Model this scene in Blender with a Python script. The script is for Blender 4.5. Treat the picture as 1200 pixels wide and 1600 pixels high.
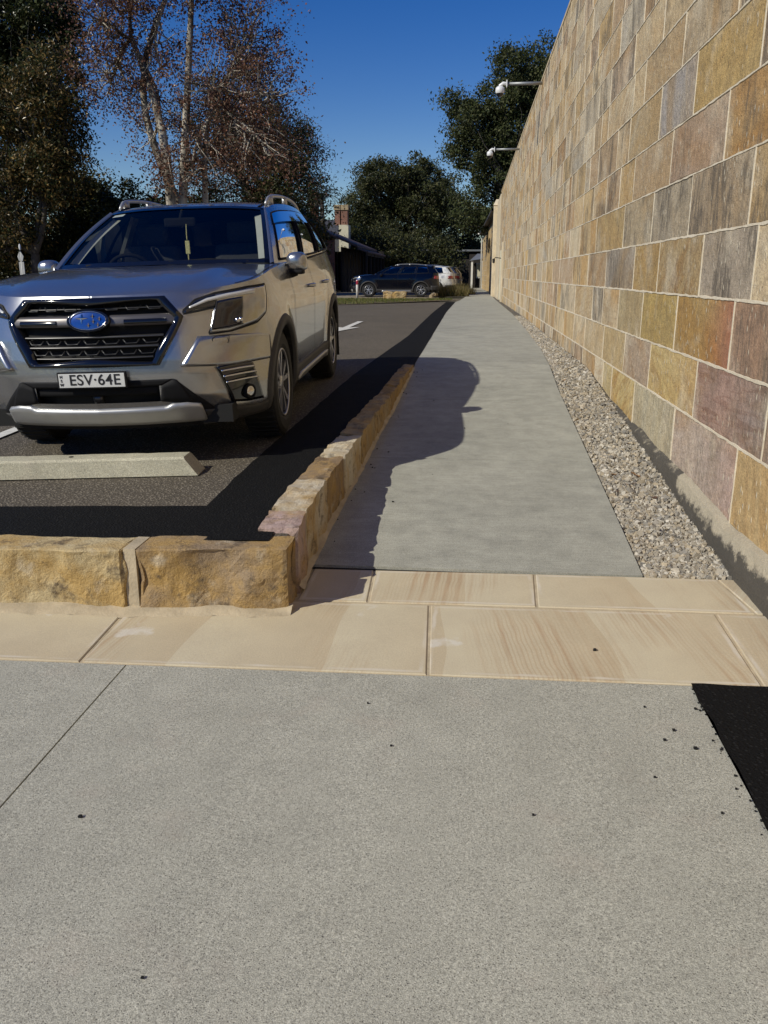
import bpy, bmesh, math, random
import numpy as np
from mathutils import Vector, Matrix, noise as mnoise
for o in list(bpy.data.objects): bpy.data.objects.remove(o, do_unlink=True)
SC = bpy.context.scene
COL = SC.collection
rnd = random.Random(7)
nr = np.random.default_rng(11)
# ------------------------------------------------------------------ camera
CAMH = 1.35
FPX, CX, CY, VPX, VPY = 1300., 600., 800., 736., 430.
_d = Vector(((VPX-CX)/FPX, (VPY-CY)/FPX, 1)).normalized()
_up = Vector((0, -FPX, -(CY-VPY))).normalized()
_X = _d.cross(_up)
_R = Matrix((_X, _d, _up))
cd = bpy.data.cameras.new('camera'); cam = bpy.data.objects.new('camera', cd); COL.objects.link(cam)
r_, u_, f_ = _R @ Vector((1, 0, 0)), _R @ Vector((0, -1, 0)), _R @ Vector((0, 0, 1))
mw = Matrix((r_, u_, -f_)).transposed().to_4x4(); mw.translation = (0, 0, CAMH)
cam.matrix_world = mw
cd.sensor_fit = 'VERTICAL'; cd.sensor_height = 24; cd.lens = FPX/1600*24; cd.clip_end = 3000; cd.clip_start = .05
SC.camera = cam
# ------------------------------------------------------------------ sky, sun, exposure
SUN = Vector((-1.05, -.85, 1.0)).normalized()      # towards the sun
EL = math.asin(SUN.z); AZ = math.atan2(SUN.x, SUN.y)
w = bpy.data.worlds.new('World'); SC.world = w; w.use_nodes = True
wn = w.node_tree; wn.nodes.clear()
sky = wn.nodes.new('ShaderNodeTexSky'); sky.sky_type = 'NISHITA'; sky.sun_disc = False
sky.sun_elevation = EL; sky.sun_rotation = AZ; sky.air_density = 1.0; sky.dust_density = 0.; sky.ozone_density = 2.5; sky.altitude = 300
bg = wn.nodes.new('ShaderNodeBackground'); bg.inputs[1].default_value = .084
wo = wn.nodes.new('ShaderNodeOutputWorld')
hs = wn.nodes.new('ShaderNodeHueSaturation'); hs.inputs['Saturation'].default_value = 1.46; hs.inputs['Hue'].default_value = .521
wn.links.new(sky.outputs[0], hs.inputs['Color']); wn.links.new(hs.outputs[0], bg.inputs[0]); wn.links.new(bg.outputs[0], wo.inputs[0])
sd = bpy.data.lights.new('sun', 'SUN'); sd.energy = 4.1; sd.angle = math.radians(.53); sd.color = (1, .955, .82)
so = bpy.data.objects.new('sun', sd); COL.objects.link(so); so.rotation_euler = SUN.to_track_quat('Z', 'Y').to_euler(); so.location = (-20, -16, 30)
SC.view_settings.view_transform = 'Standard'; SC.view_settings.look = 'None'
SC.view_settings.gamma = 1; SC.view_settings.exposure = 0; SC.view_settings.use_curve_mapping = False
SC.render.engine = 'CYCLES'; SC.cycles.max_bounces = 8; SC.cycles.transparent_max_bounces = 16
SC.render.resolution_x = 768; SC.render.resolution_y = 1024
# ------------------------------------------------------------------ helpers
def raw(name, verts, faces, mat=None, parent=None, smooth=False, cols=None, attr=None):
    me = bpy.data.meshes.new(name)
    v = np.asarray(verts, float).reshape(-1, 3)
    if isinstance(faces, np.ndarray):
        k = faces.shape[1]; nf = len(faces)
        me.vertices.add(len(v)); me.vertices.foreach_set('co', v.ravel())
        me.loops.add(nf*k); me.loops.foreach_set('vertex_index', faces.astype(np.int32).ravel())
        me.polygons.add(nf); me.polygons.foreach_set('loop_start', np.arange(0, nf*k, k, dtype=np.int32))
        try: me.polygons.foreach_set('loop_total', np.full(nf, k, dtype=np.int32))
        except Exception: pass
        me.update(calc_edges=True)
    else:
        me.from_pydata([tuple(p) for p in v], [], [tuple(int(i) for i in f) for f in faces]); me.update()
    if cols is not None:
        a = me.color_attributes.new('Col', 'FLOAT_COLOR', 'POINT')
        c = np.ones((len(v), 4)); c[:, :3] = cols; a.data.foreach_set('color', c.ravel())
    if attr:
        for k_, val in attr.items():
            a = me.attributes.new(k_, 'FLOAT', 'POINT'); a.data.foreach_set('value', np.asarray(val, float).ravel())
    me.polygons.foreach_set('use_smooth', np.full(len(me.polygons), bool(smooth)))
    o = bpy.data.objects.new(name, me); COL.objects.link(o)
    if mat: me.materials.append(mat)
    if parent: o.parent = parent
    return o
class MB:
    """collects simple shapes into one mesh"""
    def __init__(s): s.v = []; s.f = []
    def add(s, vs, fs):
        b = len(s.v); s.v += [tuple(map(float, p)) for p in vs]; s.f += [tuple(b+int(i) for i in f) for f in fs]; return s
    def box(s, c, d, rz=0, taper=1., M=None):
        hx, hy, hz = d[0]/2, d[1]/2, d[2]/2
        vs = [(sx*hx*(taper if sz > 0 else 1), sy*hy*(taper if sz > 0 else 1), sz*hz) for sz in (-1, 1) for sy in (-1, 1) for sx in (-1, 1)]
        ca, sa = math.cos(rz), math.sin(rz)
        if M is not None: vs = [M @ Vector(p) for p in vs]
        vs = [(p[0]*ca-p[1]*sa+c[0], p[0]*sa+p[1]*ca+c[1], p[2]+c[2]) for p in vs]
        return s.add(vs, [(0, 2, 3, 1), (4, 5, 7, 6), (0, 1, 5, 4), (2, 6, 7, 3), (0, 4, 6, 2), (1, 3, 7, 5)])
    def cbox(s, c, d, b=.01):
        """chamfered box"""
        bm = bmesh.new(); bmesh.ops.create_cube(bm, size=1)
        for v in bm.verts: v.co = Vector((v.co.x*d[0], v.co.y*d[1], v.co.z*d[2]))
        bmesh.ops.bevel(bm, geom=bm.edges[:], offset=b, segments=2, profile=.6, affect='EDGES')
        bm.verts.index_update()
        s.add([(v.co.x+c[0], v.co.y+c[1], v.co.z+c[2]) for v in bm.verts], [[v.index for v in f.verts] for f in bm.faces]); bm.free(); return s
    def tube(s, pts, rad, n=8, caps=True):
        P = [Vector(p) for p in pts]; b0 = len(s.v)
        R = rad if isinstance(rad, (list, tuple, np.ndarray)) else [rad]*len(P)
        ref = None
        for i, p in enumerate(P):
            t = (P[min(i+1, len(P)-1)]-P[max(i-1, 0)]); t = t.normalized() if t.length > 1e-9 else Vector((0, 0, 1))
            if ref is None: ref = t.orthogonal().normalized()
            ref = (ref-t*ref.dot(t)); ref = ref.normalized() if ref.length > 1e-6 else t.orthogonal().normalized()
            bi = t.cross(ref)
            for k in range(n):
                a = 2*math.pi*k/n; q = p+(ref*math.cos(a)+bi*math.sin(a))*float(R[i]); s.v.append((q.x, q.y, q.z))
        for i in range(len(P)-1):
            for k in range(n):
                a, b = b0+i*n+k, b0+i*n+(k+1) % n
                s.f.append((a, b, b+n, a+n))
        if caps:
            s.f.append(tuple(b0+k for k in range(n))[::-1]); e = b0+(len(P)-1)*n; s.f.append(tuple(e+k for k in range(n)))
        return s
    def lathe(s, prof, c, axis='z', n=24):
        b0 = len(s.v)
        for r, hgt in prof:
            for k in range(n):
                a = 2*math.pi*k/n; x, y = r*math.cos(a), r*math.sin(a)
                p = (x, y, hgt) if axis == 'z' else ((x, hgt, y) if axis == 'y' else (hgt, x, y))
                s.v.append((p[0]+c[0], p[1]+c[1], p[2]+c[2]))
        for i in range(len(prof)-1):
            for k in range(n):
                a, b = b0+i*n+k, b0+i*n+(k+1) % n
                s.f.append((a, b, b+n, a+n))
        return s
    def grid(s, A, flip=False):
        A = np.asarray(A); nu, nv = A.shape[:2]; b = len(s.v)
        s.v += [tuple(p) for p in A.reshape(-1, 3)]
        for i in range(nu-1):
            for j in range(nv-1):
                q = (b+i*nv+j, b+i*nv+j+1, b+(i+1)*nv+j+1, b+(i+1)*nv+j); s.f.append(q[::-1] if flip else q)
        return s
    def ob(s, name, mat, parent=None, smooth=False): return raw(name, s.v, s.f, mat, parent, smooth)
def tag(o, label=None, cat=None, group=None, kind=None):
    if label: o['label'] = label
    if cat: o['category'] = cat
    if group: o['group'] = group
    if kind: o['kind'] = kind
    return o
def empty(name, loc=(0, 0, 0), rot=(0, 0, 0)):
    o = bpy.data.objects.new(name, None); COL.objects.link(o); o.location = loc; o.rotation_euler = rot; o.empty_display_size = .1; return o
def auto_smooth(o, deg=35):
    bm = bmesh.new(); bm.from_mesh(o.data)
    for e in bm.edges:
        if len(e.link_faces) == 2 and e.calc_face_angle(0) > math.radians(deg): e.smooth = False
    for f in bm.faces: f.smooth = True
    bm.to_mesh(o.data); bm.free(); return o
def nz(p, s=1., seed=0):
    return mnoise.noise(Vector((p[0]*s+seed*7.13, p[1]*s-seed*3.7, p[2]*s+seed*1.9)))
def fbm(p, s=1., seed=0, o=4):
    return sum(nz(p, s*2**i, seed+i)*.5**i for i in range(o))
# ------------------------------------------------------------------ materials
class G:
    def __init__(s, name):
        s.m = bpy.data.materials.new(name); s.m.use_nodes = True; s.t = s.m.node_tree
        s.b = s.t.nodes['Principled BSDF']; s.o = s.t.nodes['Material Output']
        s.geo = None
    def n(s, typ, props=None, **ins):
        k = s.t.nodes.new(typ)
        for a, v in (props or {}).items(): setattr(k, a, v)
        for a, v in ins.items():
            key = int(a[1:]) if a[0] == 'i' and a[1:].isdigit() else a.replace('_', ' ')
            s.set(k.inputs[key], v)
        return k
    def set(s, inp, v):
        if isinstance(v, bpy.types.NodeSocket): s.t.links.new(v, inp)
        elif isinstance(v, bpy.types.Node): s.t.links.new(v.outputs[0], inp)
        else:
            if hasattr(inp.default_value, '__len__') and not hasattr(v, '__len__'): v = [v]*len(inp.default_value)
            if hasattr(inp.default_value, '__len__') and len(v) == 3 and len(inp.default_value) == 4: v = (*v, 1)
            inp.default_value = v
    def P(s):
        if not s.geo: s.geo = s.n('ShaderNodeNewGeometry').outputs['Position']
        return s.geo
    def O(s): return s.n('ShaderNodeTexCoord').outputs['Object']
    def noise(s, v, scale, detail=3, rough=.55, dist=0): return s.n('ShaderNodeTexNoise', Vector=v, Scale=scale, Detail=detail, Roughness=rough, Distortion=dist).outputs['Fac']
    def vor(s, v, scale, feat='F1', out='Distance', rnd_=1.): return s.n('ShaderNodeTexVoronoi', {'feature': feat}, Vector=v, Scale=scale, Randomness=rnd_).outputs[out]
    def ramp(s, f, *st):
        k = s.n('ShaderNodeValToRGB', i0=f); e = k.color_ramp.elements
        while len(e) < len(st): e.new(.5)
        for a, (p, c) in zip(e, st):
            a.position = p; a.color = (*c, 1) if hasattr(c, '__len__') else (c, c, c, 1)
        return k.outputs[0]
    def mix(s, f, a, b, mode='MIX'):
        k = s.n('ShaderNodeMix', {'data_type': 'RGBA', 'blend_type': mode})
        s.set(k.inputs[0], f); s.set(k.inputs[6], a); s.set(k.inputs[7], b); return k.outputs[2]
    def math(s, op, a, b=0., c=0., clamp=False):
        k = s.n('ShaderNodeMath', {'operation': op, 'use_clamp': clamp}, i0=a, i1=b)
        if op in ('MULTIPLY_ADD', 'SMOOTH_MIN', 'COMPARE'): s.set(k.inputs[2], c)
        return k.outputs[0]
    def mapr(s, v, a, b, c=0., d=1.): return s.n('ShaderNodeMapRange', Value=v, i1=a, i2=b, i3=c, i4=d).outputs[0]
    def vm(s, op, a, b): return s.n('ShaderNodeVectorMath', {'operation': op}, i0=a, i1=b).outputs[0]
    def scalev(s, v, sc): return s.vm('MULTIPLY', v, sc)
    def attr(s, name, typ='GEOMETRY'): return s.n('ShaderNodeAttribute', {'attribute_name': name, 'attribute_type': typ})
    def bump(s, hgt, strength=.3, dist=.01, nrm=None):
        k = s.n('ShaderNodeBump', Strength=strength, Distance=dist, Height=hgt)
        if nrm: s.set(k.inputs['Normal'], nrm)
        return k.outputs[0]
    def fin(s, col=None, rough=.8, nrm=None, **kw):
        if col is not None: s.set(s.b.inputs['Base Color'], col)
        s.set(s.b.inputs['Roughness'], rough)
        if nrm is not None: s.set(s.b.inputs['Normal'], nrm)
        for k, v in kw.items(): s.set(s.b.inputs[k.replace('_', ' ')], v)
        return s.m
MAT = {}
def plain(name, col, rough=.6, metal=0., var=.12, scale=12., bump=.0, **kw):
    """solid colour with slight noise variation"""
    g = G(name); v = g.O(); f = g.noise(v, scale, 4)
    c = g.mix(g.ramp(f, (.3, 0.), (.7, 1.)), tuple(x*(1-var) for x in col), tuple(min(1, x*(1+var)) for x in col))
    MAT[name] = g.fin(c, rough, g.bump(g.noise(v, scale*8, 3), bump, .004) if bump else None, Metallic=metal, **kw); return MAT[name]
def m_concrete(name, a, b, speck, speckscale, bump, stain=.25):
    g = G(name); v = g.P()
    big = g.noise(v, .9, 6, .62, .3); med = g.noise(v, 7., 5, .65); fine = g.noise(v, 330., 3, .7); mid = g.noise(v, 120., 3, .7)
    c = g.mix(g.ramp(big, (.3, 0.), (.72, 1.)), a, b)
    c = g.mix(stain, c, g.ramp(med, (.32, .36), (.68, .62)), 'OVERLAY')
    c = g.mix(.8, c, g.ramp(fine, (.36, .24), (.64, .74)), 'OVERLAY'); c = g.mix(.55, c, g.ramp(mid, (.34, .30), (.66, .68)), 'OVERLAY')
    def dots(sc, lo, hi, r0, r1):
        return g.math('MULTIPLY', g.ramp(g.vor(v, sc), (r0, 1.), (r1, 0.)), g.ramp(g.vor(v, sc, out='Color'), (lo, 0.), (hi, 1.)))
    dark = dots(speckscale, .55, .66, .16, .34); d2 = dots(speckscale*.42, .80, .86, .08, .20)
    c = g.mix(g.math('MULTIPLY', dark, speck*.75), c, (.085, .078, .066)); c = g.mix(g.math('MULTIPLY', d2, speck*.8), c, (.07, .063, .055))
    lite = dots(speckscale*.8, .60, .70, .15, .34)
    c = g.mix(g.math('MULTIPLY', lite, speck*.5), c, (.60, .57, .49))
    mk = g.math('MULTIPLY', g.ramp(g.noise(v, 2.7, 6, .7), (.60, 0.), (.74, 1.)), .16)
    c = g.mix(mk, c, (.15, .135, .12))
    pk_ = g.math('MULTIPLY', g.ramp(g.noise(g.vm('ADD', v, (4, 8, 2)), 4.1, 4, .6), (.58, 0.), (.72, 1.)), .22); c = g.mix(pk_, c, (.42, .35, .29))
    MAT[name] = g.fin(c, g.ramp(med, (.3, .78), (.7, .93)), g.bump(g.math('ADD', fine, g.math('ADD', mid, g.math('MULTIPLY', dark, -.6))), bump, .004)); return MAT[name]
m_concrete('slab_concrete', (.368, .357, .298), (.438, .425, .358), 1., 165., .5)
m_concrete('stop_concrete', (.42, .39, .285), (.53, .50, .375), .35, 150., .4, .55)
def m_path():
    g = G('path_concrete'); v = g.P()
    big = g.noise(v, .9, 6, .62, .4); fine = g.noise(v, 240., 2)
    br = g.noise(g.scalev(v, (2.0, 60., 2.0)), 3., 3, .6)
    c = g.mix(g.ramp(big, (.3, 0.), (.7, 1.)), (.285, .282, .240), (.365, .358, .302))
    c = g.mix(.5, c, g.ramp(br, (.3, .38), (.7, .62)), 'OVERLAY'); c = g.mix(.6, c, g.ramp(fine, (.36, .30), (.64, .70)), 'OVERLAY'); c = g.mix(.5, c, g.ramp(g.noise(v, 6., 6, .7), (.34, .36), (.66, .64)), 'OVERLAY')
    bl = g.ramp(g.noise(v, 2.3, 5, .7), (.62, 0.), (.75, 1.)); c = g.mix(g.math('MULTIPLY', bl, .25), c, (.40, .39, .36))
    dk = g.ramp(g.noise(g.vm('ADD', v, (9, 3, 1)), 1.7, 6, .7), (.60, 0.), (.74, 1.)); c = g.mix(g.math('MULTIPLY', dk, .3), c, (.12, .12, .115))
    MAT['path_concrete'] = g.fin(c, .82, g.bump(g.math('ADD', fine, br), .25, .003))
m_path()
def m_asphalt(name, base, agg, amount, scale, rough=.9, bump=.9):
    g = G(name); v = g.P()
    d = g.vor(v, scale); cc = g.vor(v, scale, out='Color'); big = g.noise(v, .8, 5, .6); fine = g.noise(v, 300, 2)
    st = g.math('MULTIPLY', g.ramp(d, (.25, 1.), (.5, 0.)), g.ramp(cc, (1-amount-.1, 0.), (1-amount+.1, 1.)))
    c = g.mix(g.ramp(big, (.3, 0.), (.7, 1.)), tuple(x*.8 for x in base), tuple(x*1.2 for x in base))
    c = g.mix(st, c, g.mix(g.noise(v, 45, 1), tuple(x*.55 for x in agg), agg))
    c = g.mix(.4, c, g.ramp(fine, (.3, .35), (.7, .65)), 'OVERLAY')
    hgt = g.math('ADD', g.ramp(d, (.0, 1.), (.55, 0.)), g.math('MULTIPLY', fine, .5))
    MAT[name] = g.fin(c, rough, g.bump(hgt, bump, .006), Specular_IOR_Level=.15 if base[0] < .02 else .4); return MAT[name]
m_asphalt('old_asphalt', (.085, .071, .052), (.35, .30, .23), .60, 70.)
m_asphalt('new_asphalt', (.0055, .0054, .0054), (.022, .0215, .021), .35, 80., .85, .8)
m_asphalt('far_asphalt', (.26, .215, .15), (.36, .31, .23), .5, 30.)
def m_wallstone():
    g = G('wall_sandstone'); v = g.P(); col = g.attr('Col').outputs['Color']; rn = g.attr('rnd').outputs['Fac']; st = g.attr('stain').outputs['Fac']; bd = g.attr('band').outputs['Fac']; an = g.attr('ang').outputs['Fac']
    off = g.n('ShaderNodeCombineXYZ', X=g.math('MULTIPLY', rn, 13.), Y=g.math('MULTIPLY', rn, 31.), Z=g.math('MULTIPLY', rn, 57.)).outputs[0]
    vv = g.vm('ADD', v, off)
    rot = g.n('ShaderNodeVectorRotate', {'rotation_type': 'X_AXIS'}, Vector=vv, Angle=an).outputs[0]
    lay = g.scalev(rot, (.4, .35, 1.6))                       # bedding: stretched along the layers
    l1 = g.noise(lay, 1.5, 3, .5, .5); l2 = g.noise(lay, 6.5, 3, .55, .8); l3 = g.noise(g.scalev(rot, (.4, .22, 3.)), 13., 3, .55, .6)
    c = g.mix(g.math('MULTIPLY', g.ramp(l1, (.43, 0.), (.56, 1.)), .75), col, g.mix(g.ramp(rn, (.35, 0.), (.65, 1.)), g.mix(1., col, (.90, .72, .47), 'MULTIPLY'), g.mix(1., col, (.93, .88, .80), 'MULTIPLY')))
    c = g.mix(g.math('MULTIPLY', g.ramp(l2, (.50, 0.), (.66, 1.)), g.math('MULTIPLY', bd, .50), clamp=True), c, g.mix(1., c, (.70, .55, .38), 'MULTIPLY'))
    c = g.mix(g.math('MULTIPLY', g.ramp(l3, (.52, 0.), (.62, 1.)), g.math('MULTIPLY', bd, .38), clamp=True), c, g.mix(1., c, (.62, .50, .44), 'MULTIPLY'))
    blot = g.noise(vv, 2.6, 5, .6)
    c = g.mix(g.math('MULTIPLY', g.ramp(blot, (.48, 0.), (.70, 1.)), .45), c, g.mix(.6, c, (.38, .27, .145)))
    pale = g.noise(g.vm('ADD', vv, (3, 7, 1)), 2.2, 4, .55); c = g.mix(g.math('MULTIPLY', g.ramp(pale, (.54, 0.), (.68, 1.)), .5), c, (.52, .45, .33))
    fine = g.noise(vv, 110., 4, .65); med = g.noise(vv, 24., 4, .65); grain = g.noise(vv, 420., 2)
    c = g.mix(.5, c, g.ramp(med, (.36, .36), (.64, .70)), 'OVERLAY'); c = g.mix(.5, c, g.ramp(fine, (.36, .32), (.64, .74)), 'OVERLAY')
    # dark weathering patches, ragged and running downwards
    bigm = g.noise(g.scalev(g.vm('ADD', vv, (1, 2, 3)), (1., 1.5, 1.)), 2.0, 2); sk = g.noise(g.scalev(vv, (1., 4.0, .8)), 7., 5, .72)
    dk = g.math('MULTIPLY', g.ramp(bigm, (.45, 0.), (.58, 1.)), g.math('MULTIPLY', g.ramp(sk, (.40, 0.), (.60, 1.)), st), clamp=True)
    c = g.mix(g.math('MULTIPLY', dk, .75), c, (.10, .082, .06))
    # pale pick marks and dark pits
    def dots(sc, vec, lo, hi, r0, r1): return g.math('MULTIPLY', g.ramp(g.vor(vec, sc), (r0, 1.), (r1, 0.)), g.ramp(g.vor(vec, sc, out='Color'), (lo, 0.), (hi, 1.)))
    pk = dots(36., g.scalev(vv, (1., 1., .42)), .52, .62, .14, .30); zone = g.mapr(g.noise(vv, 1.7, 2), .40, .52, .0, 1.)
    c = g.mix(g.math('MULTIPLY', pk, g.math('MULTIPLY', zone, .85)), c, (.68, .60, .45))
    hl = dots(42., vv, .80, .88, .10, .22); c = g.mix(g.math('MULTIPLY', hl, .5), c, (.12, .085, .055))
    hgt = g.math('ADD', g.math('ADD', g.math('MULTIPLY', fine, .6), g.math('MULTIPLY', pk, .8)), g.math('ADD', g.math('MULTIPLY', hl, -1.2), g.math('MULTIPLY', grain, .2)))
    MAT['wall_sandstone'] = g.fin(c, .88, g.bump(hgt, .95, .007, g.bump(g.noise(vv, 9., 5, .65), .8, .025)))
m_wallstone()
def m_mortar():
    g = G('lime_mortar'); v = g.P(); f = g.noise(v, 60, 4); b = g.noise(v, 3, 4)
    c = g.mix(g.ramp(b, (.3, 0.), (.7, 1.)), (.56, .485, .36), (.68, .60, .465)); c = g.mix(.4, c, g.ramp(f, (.3, .35), (.7, .65)), 'OVERLAY')
    MAT['lime_mortar'] = g.fin(c, .92, g.bump(f, .6, .006))
m_mortar()
def m_rock():
    g = G('rock_sandstone'); v = g.P(); oi = g.n('ShaderNodeObjectInfo'); col = oi.outputs['Color']; rn = oi.outputs['Random']
    off = g.n('ShaderNodeCombineXYZ', X=g.math('MULTIPLY', rn, 17.), Y=g.math('MULTIPLY', rn, 9.), Z=rn).outputs[0]; vv = g.vm('ADD', v, off)
    a = g.noise(vv, 4.5, 5, .65); b = g.noise(g.vm('ADD', vv, (5, 5, 5)), 9., 5, .7); f = g.noise(vv, 120, 4, .7)
    c = g.mix(g.ramp(a, (.40, 0.), (.62, 1.)), col, g.mix(.8, col, (.42, .26, .075)))
    c = g.mix(g.math('MULTIPLY', g.ramp(b, (.53, 0.), (.66, 1.)), .85), c, (.11, .08, .05))
    c = g.mix(g.math('MULTIPLY', g.ramp(g.noise(vv, 6.3, 4), (.60, 0.), (.70, 1.)), .5), c, (.56, .49, .37))
    c = g.mix(.5, c, g.ramp(f, (.3, .33), (.7, .67)), 'OVERLAY')
    MAT['rock_sandstone'] = g.fin(c, .9, g.bump(f, .9, .006, g.bump(b, .7, .02)))
m_rock()
def m_flag():
    """sawn banded sandstone flags with a pale lime edge"""
    g = G('flag_sandstone'); tc = g.n('ShaderNodeTexCoord'); v = tc.outputs['Object']; gen = tc.outputs['Generated']
    oi = g.n('ShaderNodeObjectInfo'); rn = oi.outputs['Random']; sx = g.attr('size_x', 'OBJECT').outputs['Fac']; sy = g.attr('size_y', 'OBJECT').outputs['Fac']; an = g.attr('turn', 'OBJECT').outputs['Fac']; ph = g.attr('phase', 'OBJECT').outputs['Fac']
    vo = g.vm('ADD', v, g.n('ShaderNodeCombineXYZ', X=ph, Y=g.math('MULTIPLY', ph, 2.3), Z=0.).outputs[0])
    rv = g.n('ShaderNodeVectorRotate', {'rotation_type': 'Z_AXIS'}, Vector=vo, Angle=an).outputs[0]
    w1 = g.n('ShaderNodeTexWave', {'wave_type': 'BANDS', 'bands_direction': 'X', 'wave_profile': 'SAW'}, Vector=rv, Scale=.55, Distortion=2.2, Detail=2.5, Detail_Scale=.9, Detail_Roughness=.5).outputs['Fac']
    w2 = g.n('ShaderNodeTexWave', {'wave_type': 'BANDS', 'bands_direction': 'X'}, Vector=rv, Scale=6., Distortion=2.4, Detail=1.5, Detail_Scale=.45).outputs['Fac']
    w3 = g.n('ShaderNodeTexWave', {'wave_type': 'BANDS', 'bands_direction': 'X'}, Vector=rv, Scale=19., Distortion=5., Detail=1.5, Detail_Scale=.35).outputs['Fac']
    msk = g.ramp(g.noise(g.scalev(rv, (1.5, .35, 1.)), 1.5, 3), (.50, 0.), (.68, 1.))
    c = g.mix(g.ramp(w1, (.1, 0.), (.95, 1.)), (.545, .475, .335), (.495, .41, .275))
    c = g.mix(g.math('MULTIPLY', g.math('MULTIPLY', g.ramp(w2, (.45, 0.), (1., 1.)), g.ramp(g.noise(g.scalev(rv, (5., .5, 1.)), 2.6, 2), (.38, .15), (.6, 1.))), g.math('MULTIPLY', msk, .7)), c, (.36, .215, .11))
    c = g.mix(g.math('MULTIPLY', g.ramp(w3, (.5, 0.), (.95, 1.)), g.math('MULTIPLY', msk, .4)), c, (.37, .235, .135))
    f = g.noise(v, 160, 3); c = g.mix(.3, c, g.ramp(f, (.3, .38), (.7, .62)), 'OVERLAY')
    c = g.mix(.25, c, g.ramp(g.noise(v, 5, 4), (.3, .40), (.7, .60)), 'OVERLAY')
    sp = g.n('ShaderNodeSeparateXYZ', i0=gen); gx, gy = sp.outputs[0], sp.outputs[1]
    ex = g.math('MULTIPLY', g.math('MINIMUM', gx, g.math('SUBTRACT', 1., gx)), sx); ey = g.math('MULTIPLY', g.math('MINIMUM', gy, g.math('SUBTRACT', 1., gy)), sy)
    e = g.math('ADD', g.math('MINIMUM', ex, ey), g.math('MULTIPLY', g.math('SUBTRACT', g.noise(v, 9, 3), .5), .018))
    line = g.math('MULTIPLY', g.ramp(g.math('MULTIPLY', e, 10.), (.11, 0.), (.17, 1.), (.24, 1.), (.32, 0.)), g.ramp(g.noise(v, 3.1, 3), (.42, .0), (.58, .75)))
    c = g.mix(line, c, (.62, .56, .46))
    pt = g.math('MULTIPLY', g.ramp(g.noise(g.vm('ADD', v, (3, 1, 0)), 3.4, 5, .6), (.66, 0.), (.72, 1.)), .6); c = g.mix(pt, c, (.66, .63, .57))
    MAT['flag_sandstone'] = g.fin(c, .85, g.bump(f, .3, .003))
m_flag()
def m_gravel(name, byattr):
    g = G(name); v = g.P(); f = g.noise(v, 120, 3)
    if byattr: c = g.attr('Col').outputs['Color']
    else:
        cc = g.vor(v, 42., out='Color'); d = g.vor(v, 42.); c = g.mix(cc, (.20, .175, .14), (.42, .38, .31)); c = g.mix(g.ramp(d, (.3, 0.), (.6, 1.)), c, (.05, .043, .035))
    c = g.mix(.4, c, g.ramp(f, (.3, .35), (.7, .65)), 'OVERLAY')
    MAT[name] = g.fin(c, .9, g.bump(f, .5, .004) if byattr else g.bump(g.math('MULTIPLY', d, -1.), 1., .02))
m_gravel('gravel_stone', True); m_gravel('gravel_bed', False)
def m_paint(name, col, metal=.75, rough=.32, flake=.25, coat=.9):
    g = G(name); v = g.O(); fl = g.vor(v, 1400., out='Color'); d = g.noise(v, 6, 4)
    c = g.mix(flake, col, g.mix(1., col, g.mix(fl, (.6, .6, .6), (1.35, 1.35, 1.35)), 'MULTIPLY'))
    MAT[name] = g.fin(c, g.ramp(d, (.3, rough*.92), (.7, rough*1.1)), None, Metallic=metal, Coat_Weight=coat, Coat_Roughness=.03); return MAT[name]
m_paint('silver_paint', (.385, .388, .395), .85, .24, .2); m_paint('navy_paint', (.002, .003, .008), .0, .12, .2, .0); m_paint('white_paint', (.72, .72, .70), 0., .35, 0.); m_paint('grey_paint', (.30, .32, .34), .6, .3)
plain('black_plastic', (.009, .009, .010), .7, 0, .15, 30, .15, Specular_IOR_Level=.2); plain('trim_plastic', (.035, .033, .032), .6, 0, .15, 40, .15)
plain('gloss_black', (.006, .006, .007), .08, 0, .1, 20, 0, Coat_Weight=.6); plain('void_black', (.004, .004, .004), .8)
plain('chrome', (.62, .62, .63), .12, 1., .04); plain('dark_chrome', (.085, .083, .083), .35, .7, .05); plain('satin_silver', (.44, .44, .44), .42, .7, .05)
plain('wing_grey', (.13, .12, .118), .35, .6, .06)
plain('rubber', (.009, .0088, .0085), .75, 0, .2, 25, .2); plain('rim_silver', (.50, .50, .51), .3, .85, .06); plain('rim_dark', (.03, .03, .032), .35, .4, .1)
plain('lamp_silver', (.45, .45, .45), .2, .85, .05, 30, 0, Coat_Weight=1.); plain('lamp_dark', (.012, .014, .022), .10, .1, .1, 20, 0, Coat_Weight=1.); plain('drl_white', (.62, .62, .60), .25, .2, .05, 20, 0, Coat_Weight=1.)
plain('lamp_red', (.30, .008, .012), .15, 0, .1, 20, 0, Coat_Weight=1.); plain('lamp_amber', (.5, .16, .02), .2)
plain('badge_blue', (.012, .06, .28), .18, .2, .25, 8, 0, Coat_Weight=1.); plain('plate_white', (.62, .62, .60), .4, 0, .06); plain('plate_black', (.012, .012, .014), .5)
plain('interior_dark', (.012, .012, .012), .85, 0, .1, 20, 0, Specular_IOR_Level=.1); plain('interior_pale', (.46, .455, .41), .8, 0, .05); plain('seat_cloth', (.045, .045, .048), .9, 0, .2, 60)
plain('charm_yellow', (.62, .55, .25), .6, 0, .25, 60); plain('sticker_white', (.62, .64, .62), .5)
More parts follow.
